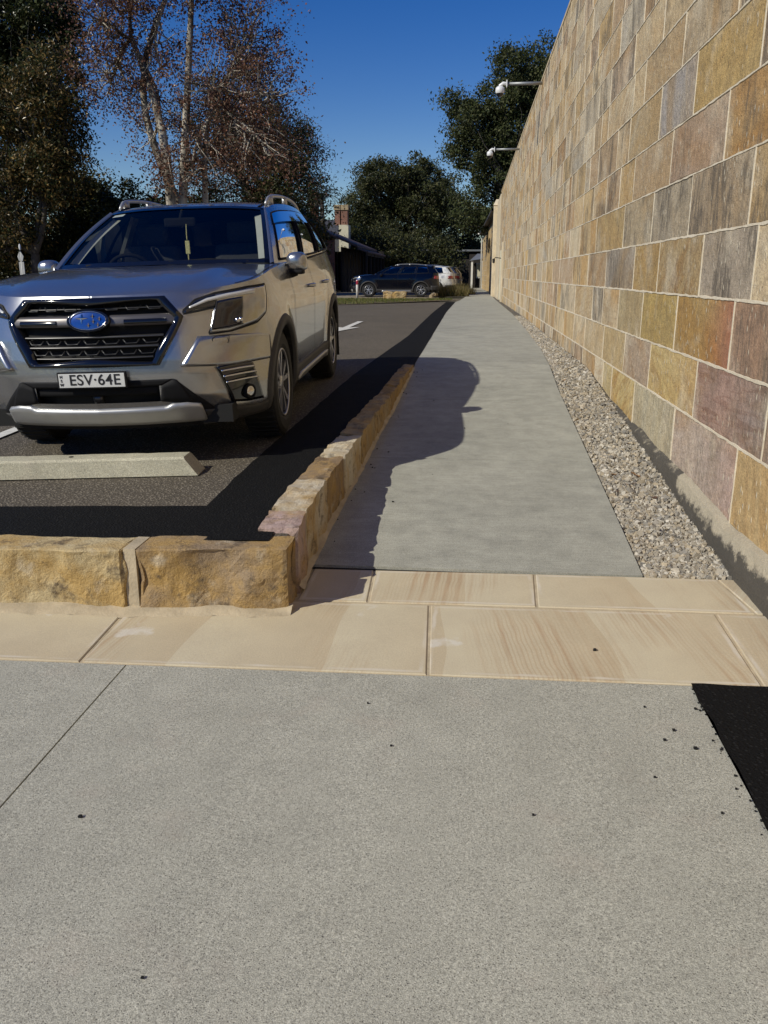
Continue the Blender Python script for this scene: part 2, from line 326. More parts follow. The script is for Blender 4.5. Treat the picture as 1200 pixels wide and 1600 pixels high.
def m_glass(name, tint, ior=1.5, refl=1.):
    g = G(name); fr = g.n('ShaderNodeFresnel', IOR=ior).outputs[0]
    tr = g.n('ShaderNodeBsdfTransparent', Color=(*tint, 1)); gl = g.n('ShaderNodeBsdfGlossy', Color=(.95, .97, 1., 1), Roughness=.012)
    mx = g.n('ShaderNodeMixShader', i0=g.math('MULTIPLY', fr, refl, clamp=True), i1=tr, i2=gl); g.t.links.new(mx.outputs[0], g.o.inputs[0]); MAT[name] = g.m
m_glass('windscreen_glass', (.74, .77, .75), 1.4, .07); m_glass('tint_glass', (.16, .18, .19), 1.6); m_glass('clear_lens', (.9, .92, .94), 1.35)
def m_leaf(name, transl=.25):
    g = G(name); c = g.attr('Col').outputs['Color']
    d = g.n('ShaderNodeBsdfDiffuse', Color=c); t = g.n('ShaderNodeBsdfTranslucent', Color=c); gl = g.n('ShaderNodeBsdfGlossy', Color=(.6, .6, .6, 1), Roughness=.42)
    a = g.n('ShaderNodeMixShader', i0=transl, i1=d, i2=t); fr = g.math('MULTIPLY', g.n('ShaderNodeFresnel', IOR=1.4).outputs[0], .12)
    b = g.n('ShaderNodeMixShader', i0=fr, i1=a, i2=gl); g.t.links.new(b.outputs[0], g.o.inputs[0]); MAT[name] = g.m
m_leaf('leaf')
def m_bark(name, a, b, sc):
    g = G(name); v = g.O(); f = g.noise(g.scalev(v, (1, 1, .35)), sc, 5, .65); k = g.noise(v, 30, 4)
    c = g.mix(g.ramp(f, (.42, 0.), (.58, 1.)), a, b); c = g.mix(.4, c, g.ramp(k, (.3, .35), (.7, .65)), 'OVERLAY'); MAT[name] = g.fin(c, .9, g.bump(k, .6, .02))
m_bark('bark_dark', (.05, .042, .035), (.10, .085, .07), 6.); m_bark('bark_plane', (.10, .083, .062), (.46, .41, .33), 1.3)
def m_brick():
    g = G('red_brick'); v = g.P()
    sv = g.n('ShaderNodeCombineXYZ', X=g.math('ADD', g.n('ShaderNodeSeparateXYZ', i0=v).outputs[0], g.n('ShaderNodeSeparateXYZ', i0=v).outputs[1]), Y=g.n('ShaderNodeSeparateXYZ', i0=v).outputs[2], Z=0.).outputs[0]
    k = g.n('ShaderNodeTexBrick', Vector=sv, Color1=(.24, .095, .06, 1), Color2=(.17, .07, .05, 1), Mortar=(.30, .26, .21, 1), Scale=1., Mortar_Size=.006, Brick_Width=.23, Row_Height=.086)
    c = g.mix(.4, k.outputs[0], g.ramp(g.noise(v, 2, 4), (.3, .35), (.7, .65)), 'OVERLAY'); MAT['red_brick'] = g.fin(c, .9, g.bump(k.outputs['Fac'], -.4, .01))
m_brick()
plain('timber_dark', (.022, .017, .014), .8, 0, .3, 8, .3); plain('slate', (.055, .055, .062), .7, 0, .3, 6, .3); plain('roof_rust', (.13, .085, .075), .8, 0, .3, 4, .3)
plain('stucco_cream', (.60, .56, .42), .85, 0, .1, 4, .2); plain('chimney_stone', (.36, .28, .17), .9, 0, .25, 6, .4); plain('house_white', (.70, .69, .64), .7, 0, .08, 5); plain('stone_cream', (.50, .40, .255), .88, 0, .2, 3, .4)
plain('steel_grey', (.28, .29, .29), .45, .5, .1, 10); plain('camera_white', (.72, .72, .70), .35, 0, .05); plain('line_paint', (.62, .60, .54), .75, 0, .18, 14, .3)
plain('soil', (.11, .08, .05), .95, 0, .4, 5, .5); plain('far_ground', (.10, .09, .06), .95, 0, .3, .8, .3); plain('old_paint', (.55, .53, .48), .7, 0, .15, 9)
plain('skin', (.42, .26, .18), .6, 0, .06); plain('cloth_pale', (.42, .42, .40), .85, 0, .12, 20, .2); plain('cap_white', (.75, .75, .72), .8, 0, .05); plain('cloth_dark', (.07, .07, .075), .85, 0, .15, 20, .2)

plain('sand_mortar', (.44, .365, .25), .92, 0, .22, 9, .7); plain('grille_plastic', (.022, .022, .023), .4)
plain('pier_stone', (.58, .49, .345), .88, 0, .15, 3, .3); plain('gold_stone', (.47, .335, .17), .88, 0, .25, 2.5, .4)
# ------------------------------------------------------------------ car surface maths (local: x forward from front axle, y left, z up)
def crom(pts, n):
    """centripetal-free Catmull-Rom through pts, n samples, roughly even in arc length"""
    P = np.array(pts, float)
    Q = np.vstack([2*P[0]-P[1], P, 2*P[-1]-P[-2]])
    out = []
    for i in range(len(P)-1):
        p0, p1, p2, p3 = Q[i], Q[i+1], Q[i+2], Q[i+3]
        t = np.linspace(0, 1, 24, endpoint=False)[:, None]
        out.append(.5*((2*p1)+(-p0+p2)*t+(2*p0-5*p1+4*p2-p3)*t*t+(-p0+3*p1-3*p2+p3)*t**3))
    out.append(P[-1:])
    C = np.vstack(out)
    s = np.concatenate([[0], np.cumsum(np.linalg.norm(np.diff(C, axis=0), axis=1))])
    ss = np.linspace(0, s[-1], n)
    return np.stack([np.interp(ss, s, C[:, k]) for k in range(C.shape[1])], 1), s[-1]
PLAN, PLEN = crom([(.925, 0), (.905, .25), (.845, .50), (.74, .68), (.58, .80), (.40, .868), (.15, .898), (-.4, .902), (-1.4, .902), (-2.4, .902),
                   (-3.0, .893), (-3.35, .862), (-3.58, .76), (-3.68, .55), (-3.715, .25), (-3.725, 0)], 900)
_U = np.linspace(0, PLEN, 900)
_T = np.gradient(PLAN, axis=0); _T /= np.linalg.norm(_T, axis=1)[:, None]
PNRM = np.stack([_T[:, 1], -_T[:, 0]], 1)          # outward
UC = _U[np.argmin(np.abs(PLAN[:, 0]-.62)+(PLAN[:, 0] < 0)*9)]   # front corner
ZF = np.array([.18, .26, .33, .42, .55, .63, .75, .90, .98, 1.03])
DF = np.array([.13, .075, .035, .008, 0, .008, .03, .075, .115, .16])
ZS = np.array([.20, .27, .33, .45, .60, .75, .86, .93, 1.0, 1.08, 1.2])
DS = np.array([.085, .05, .03, .02, .012, .004, 0, .006, .022, .05, .09])
ZR = np.array([.25, .35, .50, .62, .75, .95, 1.2])
DR = np.array([.10, .03, 0, .01, .05, .06, .08])
def plan_at(u):
    u = np.asarray(u, float)
    return (np.stack([np.interp(u, _U, PLAN[:, 0]), np.interp(u, _U, PLAN[:, 1])], -1),
            np.stack([np.interp(u, _U, PNRM[:, 0]), np.interp(u, _U, PNRM[:, 1])], -1))
def u_of_x(x):
    a = (_U > .5) & (_U < PLEN-.5)
    return np.interp(-np.asarray(x, float), -PLAN[a, 0], _U[a])
def sst(a, b, x):
    t = np.clip((np.asarray(x, float)-a)/(b-a), 0, 1); return t*t*(3-2*t)
def top_z(u):
    x = plan_at(u)[0][..., 0]
    return np.interp(-x, [-.93, -.80, -.6, -.3, 0, .4, 1.5, 2.6, 3.3, 3.73], [.975, .985, 1.005, 1.045, 1.075, 1.10, 1.125, 1.165, 1.20, 1.18])
def bot_z(u):
    x = plan_at(u)[0][..., 0]
    return np.interp(-x, [-.93, -.7, -.3, .4, 2.2, 3.1, 3.73], [.235, .235, .25, .25, .25, .27, .33])
def surf(u, z, off=0., side=1):
    u = np.asarray(u, float); z = np.asarray(z, float)
    p, n = plan_at(np.abs(u))
    au = np.abs(u)
    wf = 1-sst(.62, 1.15, au); wr = sst(PLEN-1.1, PLEN-.65, au); ws = 1-wf-wr
    d = wf*np.interp(z, ZF, DF)+ws*np.interp(z, ZS, DS)+wr*np.interp(z, ZR, DR)
    # wheel-arch flare
    for cx in (-.06, -2.73):
        r = np.hypot(p[..., 0]-cx, z-.35)
        d = d-.018*ws*np.exp(-((r-.42)/.10)**2)*(r > .30)
    q = p-n*(d-off)[..., None] if np.ndim(d-off) else p-n*(d-off)
    s = np.where(u < 0, -1, 1)*side
    return np.stack([q[..., 0], q[..., 1]*s, z+0*u], -1)
# ------------------------------------------------------------------ ground levels
def Gz(y): return float(np.interp(y, [8.2, 22, 40], [.40, .40, .27]))
def park_z(x, y):
    b = .26+.0285*(y-3.3) if y < 8.2 else Gz(y)
    fade = 1-min(1, max(0, (y-9)/7))
    return b+.03*min(0, max(x, -7)+.9)*fade
def path_z(y): return 0. if y < 3.745 else (min(.40, (y-3.745)*.0722) if y < 22 else Gz(y))
def slab_z(x, y=0): return .010*(min(x, .8)-.8)
def kerb_x(y): return float(np.interp(y, [3.15, 3.7, 4.3, 5.4, 6.2, 7.0, 9.1], [-.705, -.735, -.728, -.69, -.672, -.638, -.592]))
def kerb_w(y): return float(np.interp(y, [3.15, 4.5, 7.4, 9.1], [.19, .16, .115, .10]))
def path_l(y): return kerb_x(y)+.004 if y < 9.1 else float(np.interp(y, [9.1, 24, 34.5, 45, 60, 80], [-.592, -.63, -.60, -.25, .2, .25]))
def path_r(y): return float(np.interp(y, [3.7, 4.5, 8, 9.5, 11.5, 16, 22, 42, 60, 80], [.835, .84, .85, .885, .955, 1.02, 1.075, 1.14, 1.10, 1.0]))
def sheet(name, ys, xl, xr, zf, mat, nx=6, kind='structure', thick=0., parent=None, jit=None):
    mb = MB(); A = np.zeros((len(ys), nx, 3))
    for i, y in enumerate(ys):
        a, b = xl(y), xr(y)
        for j in range(nx):
            x = a+(b-a)*j/(nx-1)
            dx = jit(x, y)*(j == 0) - jit(x+5, y)*(j == nx-1) if jit else 0
            A[i, j] = (x+dx, y, zf(x, y))
    mb.grid(A, flip=True)
    if thick:
        n0 = len(mb.v); nv = nx; nu = len(ys)
        edge = [(i, 0) for i in range(nu)]+[(nu-1, j) for j in range(1, nv)]+[(i, nv-1) for i in range(nu-2, -1, -1)]+[(0, j) for j in range(nv-2, 0, -1)]
        for (i, j) in edge: p = A[i, j]; mb.v.append((p[0], p[1], p[2]-thick))
        m = len(edge)
        for k in range(m):
            (i, j), (i2, j2) = edge[k], edge[(k+1) % m]
            mb.f.append((i*nv+j, i2*nv+j2, n0+(k+1) % m, n0+k))
    o = mb.ob(name, mat, parent)
    if kind and not parent: tag(o, kind=kind)
    return o
# far ground to the horizon
gx = np.array([-1500, -400, -120, -60, -30, -15, -9, 1.4, 3, 10, 40, 200, 1500.]); gy = np.array([-400, -60, -10, 2.8, 3.25, 6, 9, 12, 22, 30, 40, 60, 100, 200, 600, 2000.])
A = np.array([[(x, y, (-.14 if y < 9.1 else Gz(y)-.10 if y < 41 else Gz(y)-.012)) for x in gx] for y in gy])
tag(MB().grid(A, flip=True).ob('ground', MAT['far_ground']), kind='structure')
ys_ = lambda a, b, n: list(np.linspace(a, b, n))
# foreground driveway slab, poured in two bays split by a saw cut
drive = empty('driveway', (0, 0, 0)); tag(drive, kind='structure')
for x0, x1 in ((-1.2125, .787), (-5.6, -1.2185)):
    sheet('concrete_slab', ys_(-5, 2.664, 12), lambda y: x0, lambda y: x1, lambda x, y: slab_z(x), MAT['slab_concrete'], 8, None, .07, parent=drive)
rj = lambda s, a: (lambda x, y: a*fbm((x, y*1., 0), s, 3))
sheet('asphalt_apron', ys_(-5, 2.672, 60), lambda y: .788, lambda y: 1.32, lambda x, y: .006+.004*nz((x, y, 0), 9), MAT['new_asphalt'], 14, jit=lambda x, y: .010*fbm((x, y, 0), 22, 3) if y < 2.6 else 0.)
sheet('slab_bedding', ys_(-5, 2.66, 4), lambda y: -5.7, lambda y: 1.3, lambda x, y: -.05+slab_z(x), MAT['soil'], 4)
# sandstone threshold: two rows of sawn flags on a mortar bed
thr = empty('stone_threshold', (0, 0, 0)); tag(thr, kind='structure')
sheet('mortar_bed', [2.668, 3.2, 3.746], lambda y: -5.6, lambda y: 1.30, lambda x, y: slab_z(x)-.003, MAT['sand_mortar'], 12, None, parent=thr)
def flag(c, turn, phase, th=.05):
    """c: four corners (front-left, front-right, back-right, back-left) in plan"""
    cx = sum(p[0] for p in c)/4; cy = sum(p[1] for p in c)/4; vs = []
    for ins, dz in ((0, -th), (0, -.003), (.004, 0.)):
        for k, (x, y) in enumerate(c):
            ix = ins*(1 if k in (0, 3) else -1); iy = ins*(1 if k < 2 else -1)
            vs.append((x+ix-cx, y+iy-cy, slab_z(x)+.002+dz))
    fs = [(8, 9, 10, 11)]+[(a+k, a+(k+1) % 4, a+4+(k+1) % 4, a+4+k) for a in (0, 4) for k in range(4)]
    o = raw('flagstone', vs, fs, MAT['flag_sandstone'], thr); o.location = (cx, cy, 0)
    o['size_x'] = float(max(p[0] for p in c)-min(p[0] for p in c)); o['size_y'] = float(max(p[1] for p in c)-min(p[1] for p in c)); o['turn'] = float(turn); o['phase'] = float(phase)
g_ = .006
r1 = [(-5.4, -5.4), (-4.1, -4.12), (-2.75, -2.74), (-1.395, -1.42), (-.113, -.137), (1.03, 1.046), (1.298, 1.298)]
tn = [1.5, 1.45, 1.52, .10, -.12, .06, .4]; phs = [0, 1.3, 2.7, .4, 3.1, 5.23, 1.9]
for i in range(6):
    a, b = r1[i], r1[i+1]; yb = 3.318 if i > 2 else 3.16
    flag([(a[0]+g_, 2.674), (b[0]-g_, 2.674), (b[1]-g_, yb), (a[1]+g_, yb)], tn[i], phs[i])
r2 = [(-.72, -.72), (-.405, -.422), (.318, .336), (1.213, 1.167), (1.298, 1.298)]
for i in range(4):
    a, b = r2[i], r2[i+1]
    flag([(a[0]+g_, 3.336), (b[0]-g_, 3.336), (b[1]-g_, 3.738), (a[1]+g_, 3.738)], [.1, .05, -.10, .5][i], [4.4, 7.7, .9, 2.2][i])
# ramped path, poured in bays
path = empty('footpath', (0, 0, 0)); tag(path, kind='structure')
pj = [3.752, 5.61, 7.5, 9.4, 11.4, 13.5, 15.6, 18, 20.5, 23, 26, 29, 32, 35.5, 40, 46, 53, 60, 76]
for a, b in zip(pj[:-1], pj[1:]):
    sheet('concrete_slab', ys_(a+.003, b-.003, 7), path_l, path_r, lambda x, y: path_z(y)+.002, MAT['path_concrete'], 6, None, .08, parent=path)
sheet('path_bedding', ys_(3.74, 76, 60), path_l, path_r, lambda x, y: path_z(y)-.012, MAT['void_black'], 3)
# car park
pys = [3.25, 3.4, 3.6]+ys_(3.8, 9.2, 30)+ys_(9.6, 36, 40)
sheet('car_park', pys, lambda y: -26 if y > 12 else -9., lambda y: path_l(y)-.05 if y < 9.2 else path_l(y)-.001, lambda x, y: park_z(x, y), MAT['old_asphalt'], 30)
def strip_l(y): return float(np.interp(y, [3.8, 4.5, 5, 10.2, 13.7, 34.6], [-1.25, -1.255, -1.24, -1.08, -.985, -.97]))
sheet('asphalt_patch', [3.30]+ys_(3.34, 9.1, 60)+ys_(9.3, 34.6, 40), strip_l, lambda y: path_l(y)-(kerb_w(y)*.6 if y < 9.1 else 0.002), lambda x, y: park_z(x, y)+.006+.003*nz((x, y, 0), 7), MAT['new_asphalt'], 9, jit=lambda x, y: .010*fbm((x, y, 0), 14, 2))
sheet('asphalt_patch', ys_(3.28, 3.80, 10), lambda y: -8., lambda y: -1.2505, lambda x, y: park_z(x, y)+.006+.003*nz((x, y, 0), 7)-(.05*max(0, 3.34-y)/.06), MAT['new_asphalt'], 60)
# service road and drive beyond the grass
sheet('service_road', [39.9, 44, 50, 58, 64], lambda y: -40., lambda y: -1.6 if y < 47 else -1.3, lambda x, y: .262, MAT['far_asphalt'], 4)
# gravel strip against the wall
def grav_z(y): return path_z(y)-.028
gys = [3.75]+ys_(4, 10, 40)+ys_(10.5, 46, 40)
sheet('gravel_bed', gys, lambda y: path_r(y)-.01, lambda y: 1.31, lambda x, y: grav_z(y)+.012*nz((x, y, 0), 8), MAT['gravel_bed'], 8)
def gravel_mesh():
    V, F, C = [], [], []; b = 0
    base = np.array([(sx, sy, sz) for sz in (-1, 1) for sy in (-1, 1) for sx in (-1, 1)], float)
    fq = np.array([(0, 2, 3, 1), (4, 5, 7, 6), (0, 1, 5, 4), (2, 6, 7, 3), (0, 4, 6, 2), (1, 3, 7, 5)])
    pal = np.array([(.40, .355, .28), (.33, .29, .225), (.46, .42, .345), (.27, .245, .205), (.50, .46, .39), (.36, .30, .21), (.22, .205, .18), (.42, .36, .27)])
    n = 21000
    for k in range(n):
        t = nr.random(); y = 3.77+ (t**1.7)*17.
        a = path_r(y)+.012; x = a+(1.262-a)*nr.random()
        s = nr.uniform(.0048, .0110)*(1.+.035*(y-3.7))*(1.5 if nr.random() < .06 else 1)
        sc = s*nr.uniform(.65, 1.35, 3)
        v = base*(1+nr.uniform(-.38, .25, (8, 3)))*sc
        q = nr.normal(size=4); q /= np.linalg.norm(q); w_, i_, j_, k_ = q
        R = np.array([[1-2*(j_*j_+k_*k_), 2*(i_*j_-k_*w_), 2*(i_*k_+j_*w_)], [2*(i_*j_+k_*w_), 1-2*(i_*i_+k_*k_), 2*(j_*k_-i_*w_)], [2*(i_*k_-j_*w_), 2*(j_*k_+i_*w_), 1-2*(i_*i_+j_*j_)]])
        V.append(v@R.T+(x, y, grav_z(y)+nr.uniform(.002, .020))); F.append(fq+b); b += 8
        C.append(np.repeat([pal[nr.integers(8)]*nr.uniform(.72, 1.12)], 8, 0))
    o = raw('gravel', np.vstack(V), np.vstack(F), MAT['gravel_stone'], None, False, np.vstack(C))
    tag(o, 'loose pale crushed gravel filling the strip between path and sandstone wall', 'gravel', kind='stuff')
gravel_mesh()
# ------------------------------------------------------------------ rough sandstone kerb
kerb = empty('stone_kerb', (-1.4, 3.2, 0)); tag(kerb, 'low kerb of rough split sandstone blocks round the parking bay corner', 'kerb')
def rough_block(name, lo, hi, seed, amp, col, parent, nxyz=(10, 5, 6), warp=None, chip=1.):
    """a split-faced block: subdivided box pushed about by noise"""
    bm = bmesh.new(); lo = Vector(lo); hi = Vector(hi); nx, ny, nz_ = nxyz; idx = {}
    def vert(i, j, k):
        if (i, j, k) not in idx:
            t = Vector((i/nx, j/ny, k/nz_)); p = Vector([lo[a]+(hi[a]-lo[a])*t[a] for a in range(3)])
            out = Vector(((i == nx)-(i == 0), (j == ny)-(j == 0), (k == nz_)-(k == 0)))
            ne = abs(out.x)+abs(out.y)+abs(out.z)
            d = amp*(fbm(p, 3.2, seed, 5)*1.1+abs(nz(p, 8, seed+4))*.5-.3)+amp*.5*math.floor(2.2*(nz(p, 4.2, seed+6)+1))/2.2-amp*.5
            ch = max(0, nz(p, 3.4, seed+9))*amp*1.8*chip
            p = p+out.normalized()*(d-ch-(.010+.012*abs(nz(p, 9, seed+2)) if ne > 1 else 0))
            if warp: p = Vector(warp(p))
            idx[(i, j, k)] = bm.verts.new(p)
        return idx[(i, j, k)]
    for k0 in (0, nz_):
        for i in range(nx):
            for j in range(ny):
                q = [vert(i, j, k0), vert(i+1, j, k0), vert(i+1, j+1, k0), vert(i, j+1, k0)]; bm.faces.new(q if k0 else q[::-1])
    for j0 in (0, ny):
        for i in range(nx):
            for k in range(nz_):
                q = [vert(i, j0, k), vert(i+1, j0, k), vert(i+1, j0, k+1), vert(i, j0, k+1)]; bm.faces.new(q if not j0 else q[::-1])
    for i0 in (0, nx):
        for j in range(ny):
            for k in range(nz_):
                q = [vert(i0, j, k), vert(i0, j+1, k), vert(i0, j+1, k+1), vert(i0, j, k+1)]; bm.faces.new(q if i0 else q[::-1])
    me = bpy.data.meshes.new(name); bm.to_mesh(me); bm.free(); me.materials.append(MAT['rock_sandstone'])
    o = bpy.data.objects.new(name, me); COL.objects.link(o); o.color = (*col, 1)
    if parent: o.parent = parent; o.matrix_parent_inverse = Matrix.Translation(-Vector(parent.location))
    return o
def kp(o): o.parent = kerb; o.matrix_parent_inverse = Matrix.Translation(-Vector(kerb.location)); return o
for k, (x0, x1, col) in enumerate([(-1.365, -.712, (.285, .205, .125)), (-2.28, -1.405, (.53, .425, .24)), (-3.1, -2.32, (.40, .33, .21)), (-4.0, -3.14, (.38, .30, .19)), (-5.0, -4.04, (.42, .34, .22))]):
    zt_ = lambda z: z if z < .262 else .262+(z-.262)*.35
    w_ = lambda p: (p[0], p[1]+.055*max(0, min(1, (-.7-p[0])/.65))*-1, zt_(p[2])+(.022*(p[0]+.7)*.9 if p[2] > .1 else slab_z(p[0])))
    rough_block('kerb_stone', (x0, 3.195, -.03), (x1, 3.40, .282), 11+k*5, .020, col, kerb, (44, 10, 18), w_, 1.7)
mo = MB()
for x in (-1.386, -2.30, -3.12, -4.02): mo.box((x, 3.25, .12), (.052, .17, .268))
kp(mo.ob('mortar_joint', MAT['sand_mortar']))
# mortar fillet at the foot of the front kerb
fl = np.zeros((150, 5, 3))
for i in range(150):
    x = -5+4.29*i/149; yf = 3.20-.055*max(0, min(1, (-.7-x)/.65)); e = .014*fbm((x, 0, 0), 7, 5)
    for j, (dy, dz) in enumerate([(-.050+e*1.6, .001), (-.034+e*1.5, .007), (-.018+e, .014+e*.5), (.004, .022+e*.6), (.04, .025)]): fl[i, j] = (x, yf+dy, slab_z(x)+dz+.006*nz((x, j, 0), 18))
kp(MB().grid(fl).ob('mortar_fillet', MAT['sand_mortar'], None, True))
ysk = [3.405, 3.70, 4.247, 4.767, 5.378, 6.2, 6.943, 7.431, 8.25, 9.06]
cols = [(.40, .29, .26), (.52, .455, .345), (.235, .165, .10), (.56, .50, .38), (.36, .285, .17), (.36, .27, .15), (.27, .19, .105), (.33, .24, .135), (.30, .215, .125)]
for k in range(len(ysk)-1):
    a, b = ysk[k]+.006, ysk[k+1]-.006
    def wp(p):
        y = p[1]; t = p[0]                      # p.x in 0..1 across the kerb, p.z in 0..1 up
        xr = kerb_x(y); xl = xr-kerb_w(y); z0 = path_z(y)-.05; z1 = park_z(xl, y)+.024
        return (xl+(xr-xl)*t, y, z0+(z1-z0)*p[2])
    class _B: pass
    bm_n = (6, max(8, int((b-a)/.05)), 6)
    def wp2(p, a=a, b=b): return wp(p)
    o = rough_block('kerb_stone', (0, a, 0), (1, b, 1), 41+k*3, 0.0001, cols[k], kerb, bm_n, wp2, 0)
    # roughen in real space
    for v in o.data.vertices:
        p = v.co; d = .012*fbm(p, 8, 70+k, 4); v.co = p+Vector((d+.006*nz(p, 20, k), .004*nz(p, 15, k+1), .016*fbm(p, 9, 80+k, 3)))
mo = MB()
for y in ysk[1:-1]: mo.box((kerb_x(y)-kerb_w(y)/2, y, (path_z(y)+park_z(-.85, y)+.006)/2), (kerb_w(y)-.012, .016, park_z(-.85, y)+.002-path_z(y)))
kp(mo.ob('mortar_joint', MAT['sand_mortar']))
# thin mortar haunch between kerb and path
hz_ = np.zeros((120, 3, 3))
for i in range(120):
    y = 3.42+5.6*i/119; e = .006*fbm((0, y, 0), 9, 2)
    for j, (dx, dz) in enumerate([(-.012, .03+e), (.004, .014+e), (.020+e, .003)]): hz_[i, j] = (kerb_x(y)+dx, y, path_z(y)+dz)
kp(MB().grid(hz_, True).ob('mortar_fillet', MAT['sand_mortar'], None, True))
# painted markings
def decal(name, polys, parent=None):
    mb = MB()
    for pl in polys:
        b = len(mb.v)
        for (x, y) in pl: mb.v.append((x, y, park_z(x, y)+.012))
        mb.f.append(tuple(range(b, b+len(pl))))
    return tag(mb.ob(name, MAT['line_paint']), kind='structure')
decal('bay_line', [[(-3.33, 3.9+i*.6), (-3.23, 3.9+i*.6), (-3.23, 4.5+i*.6), (-3.33, 4.5+i*.6)] for i in range(9)])
decal('direction_arrow', [[(-2.30, 14.75), (-2.06, 15.9), (-2.30, 15.7)], [(-2.30, 14.75), (-2.30, 15.7), (-2.54, 15.9)], [(-2.36, 15.68), (-2.24, 15.68), (-2.24, 17.9), (-2.36, 17.9)]])
# ------------------------------------------------------------------ sandstone wall
WX = 1.30; WY1 = 41.0; WTOP = 5.05
wall = empty('sandstone_wall', (WX+.2, 3, 0)); tag(wall, 'tall wall of coursed golden sandstone blocks along the right of the path', 'wall')
def wp_(o): o.parent = wall; o.matrix_parent_inverse = Matrix.Translation(-Vector(wall.location)); return o
# mortar core (joints lie a few millimetres behind the stone faces)
bk = np.array([[(WX+.0045, y, z) for z in (-.2, 1., 2., 3., 4., WTOP-.02)] for y in (-2., 5, 15, 25, WY1)])
mb = MB().grid(bk); mb.box((WX+.23, (WY1-2)/2, (WTOP-.22)/2), (.44, WY1+2, WTOP+.18)); wp_(mb.ob('mortar_core', MAT['lime_mortar']))
ZC = [.17, .553, .886, 1.232, 1.575, 1.927, 2.27, 2.622, 2.94, 3.262, 3.59, 3.92, 4.25, 4.58, 4.83, WTOP]
JY = {0: [4.08, 5.37, 6.70, 7.78], 1: [3.75, 4.94, 6.23, 7.26, 8.42, 9.8, 10.86, 12.0, 13.31], 2: [4.38, 5.56, 6.65, 7.70, 8.61, 9.35, 10.91, 12.64], 3: [5.08, 6.21, 7.12, 8.57, 9.86, 11.3, 12.98],
      4: [4.32, 5.46, 6.55, 7.73, 9.38, 10.76], 5: [4.85, 6.09, 7.41, 8.09, 8.84, 9.74], 6: [4.4, 5.61, 6.57, 7.77], 7: [4.86, 6.02, 7.25], 8: [5.5, 6.70, 7.81]}
PAL = [(.455, .355, .215), (.42, .31, .165), (.41, .345, .245), (.385, .285, .185), (.345, .25, .15), (.47, .395, .28), (.43, .30, .14), (.36, .315, .24), (.44, .36, .235), (.42, .325, .20), (.45, .37, .25)]
SPEC = {}   # (course, index) -> colour, stain, band
def sp(c, y, col, stain, band, col2=None, ang=None): SPEC[(c, y)] = (col, stain, band, col2, ang)
sp(0, 3.4, (.47, .34, .17), .2, .7, (.42, .20, .10)); sp(0, 4.5, (.43, .345, .28), .5, .35, (.40, .29, .24)); sp(0, 6, (.45, .40, .28), .4, .4); sp(0, 7.2, (.50, .39, .18), .1, 1.4, None, .5); sp(0, 8.2, (.47, .38, .20), .2, .6)
sp(1, 3.4, (.30, .22, .16), .8, .6); sp(1, 4.3, (.35, .245, .215), .5, 1.3, (.31, .25, .22), .05); sp(1, 5.5, (.50, .38, .17), .15, .8, (.48, .33, .15)); sp(1, 6.7, (.37, .28, .20), .3, .15); sp(1, 7.8, (.46, .36, .20), .2, .5)
sp(2, 3.9, (.34, .225, .155), .9, .3, (.27, .235, .21)); sp(2, 5.0, (.37, .245, .085), .3, .3, (.34, .145, .08)); sp(2, 6.1, (.40, .285, .10), .4, .3); sp(2, 7.2, (.39, .31, .175), .4, .4)
sp(3, 4.5, (.33, .27, .20), 1.6, .2); sp(3, 5.6, (.36, .26, .13), .3, 1.2, None, .75); sp(3, 6.6, (.38, .255, .10), .3, .7); sp(3, 7.9, (.31, .265, .21), 1.1, .3)
sp(4, 3.9, (.37, .26, .13), 1.2, .3); sp(4, 4.9, (.33, .25, .16), 1.6, .3); sp(4, 6, (.34, .285, .205), 1.4, .2); sp(4, 7.1, (.37, .29, .18), 1.0, .3); sp(4, 8.5, (.41, .29, .13), .7, .4)
sp(5, 4.4, (.40, .265, .12), .9, .4); sp(5, 5.4, (.36, .255, .17), .6, .3); sp(5, 6.8, (.39, .28, .16), .3, .3); sp(6, 5.0, (.43, .30, .12), .3, .4); sp(6, 6.0, (.33, .295, .26), .2, .1); sp(6, 7.1, (.41, .335, .215), .3, .3)
sp(7, 5.4, (.40, .315, .20), .5, .6); sp(7, 6.6, (.395, .285, .155), .6, .6)
blocks = []
brnd = random.Random(5)
for c in range(len(ZC)-1):
    js = sorted(JY.get(c, []))
    y0 = js[0] if js else 4.0+brnd.random()
    if not js: js = [y0]
    back = [js[0]]
    while back[0] > -1.5: back.insert(0, back[0]-brnd.uniform(.85, 1.3))
    js = back+js[1:]
    while js[-1] < WY1-.5: js.append(js[-1]+brnd.choice([brnd.uniform(.32, .55), brnd.uniform(.55, .9), brnd.uniform(.6, 1.0), brnd.uniform(.9, 1.35)]))
    js[-1] = WY1
    for a, b in zip(js[:-1], js[1:]):
        col = brnd.choice(PAL); v = brnd.uniform(1.02, 1.30); col = tuple(x*v for x in col)
        st, bd, c2, ag = brnd.choice([.2, .4, .7, 1.2, 1.6]), brnd.choice([.2, .4, .7, 1.1]), None, brnd.choice([0., .15, -.2, .5, -.6, 1.2, -1.3, 1.5])
        for (cc, yy), s_ in SPEC.items():
            if cc == c and a <= yy < b: col, st, bd, c2 = s_[:4]; ag = s_[4] if s_[4] is not None else ag
        near = (b-a)*(ZC[c+1]-ZC[c])/max(1.5, (a+b)/2)**2.2
        if (a+b)/2 < 3.0: near *= .02
        blocks.append((near, a, b, ZC[c], ZC[c+1], col, c2 or col, st, bd, brnd.random(), ag))
blocks.sort(key=lambda t: -t[0])
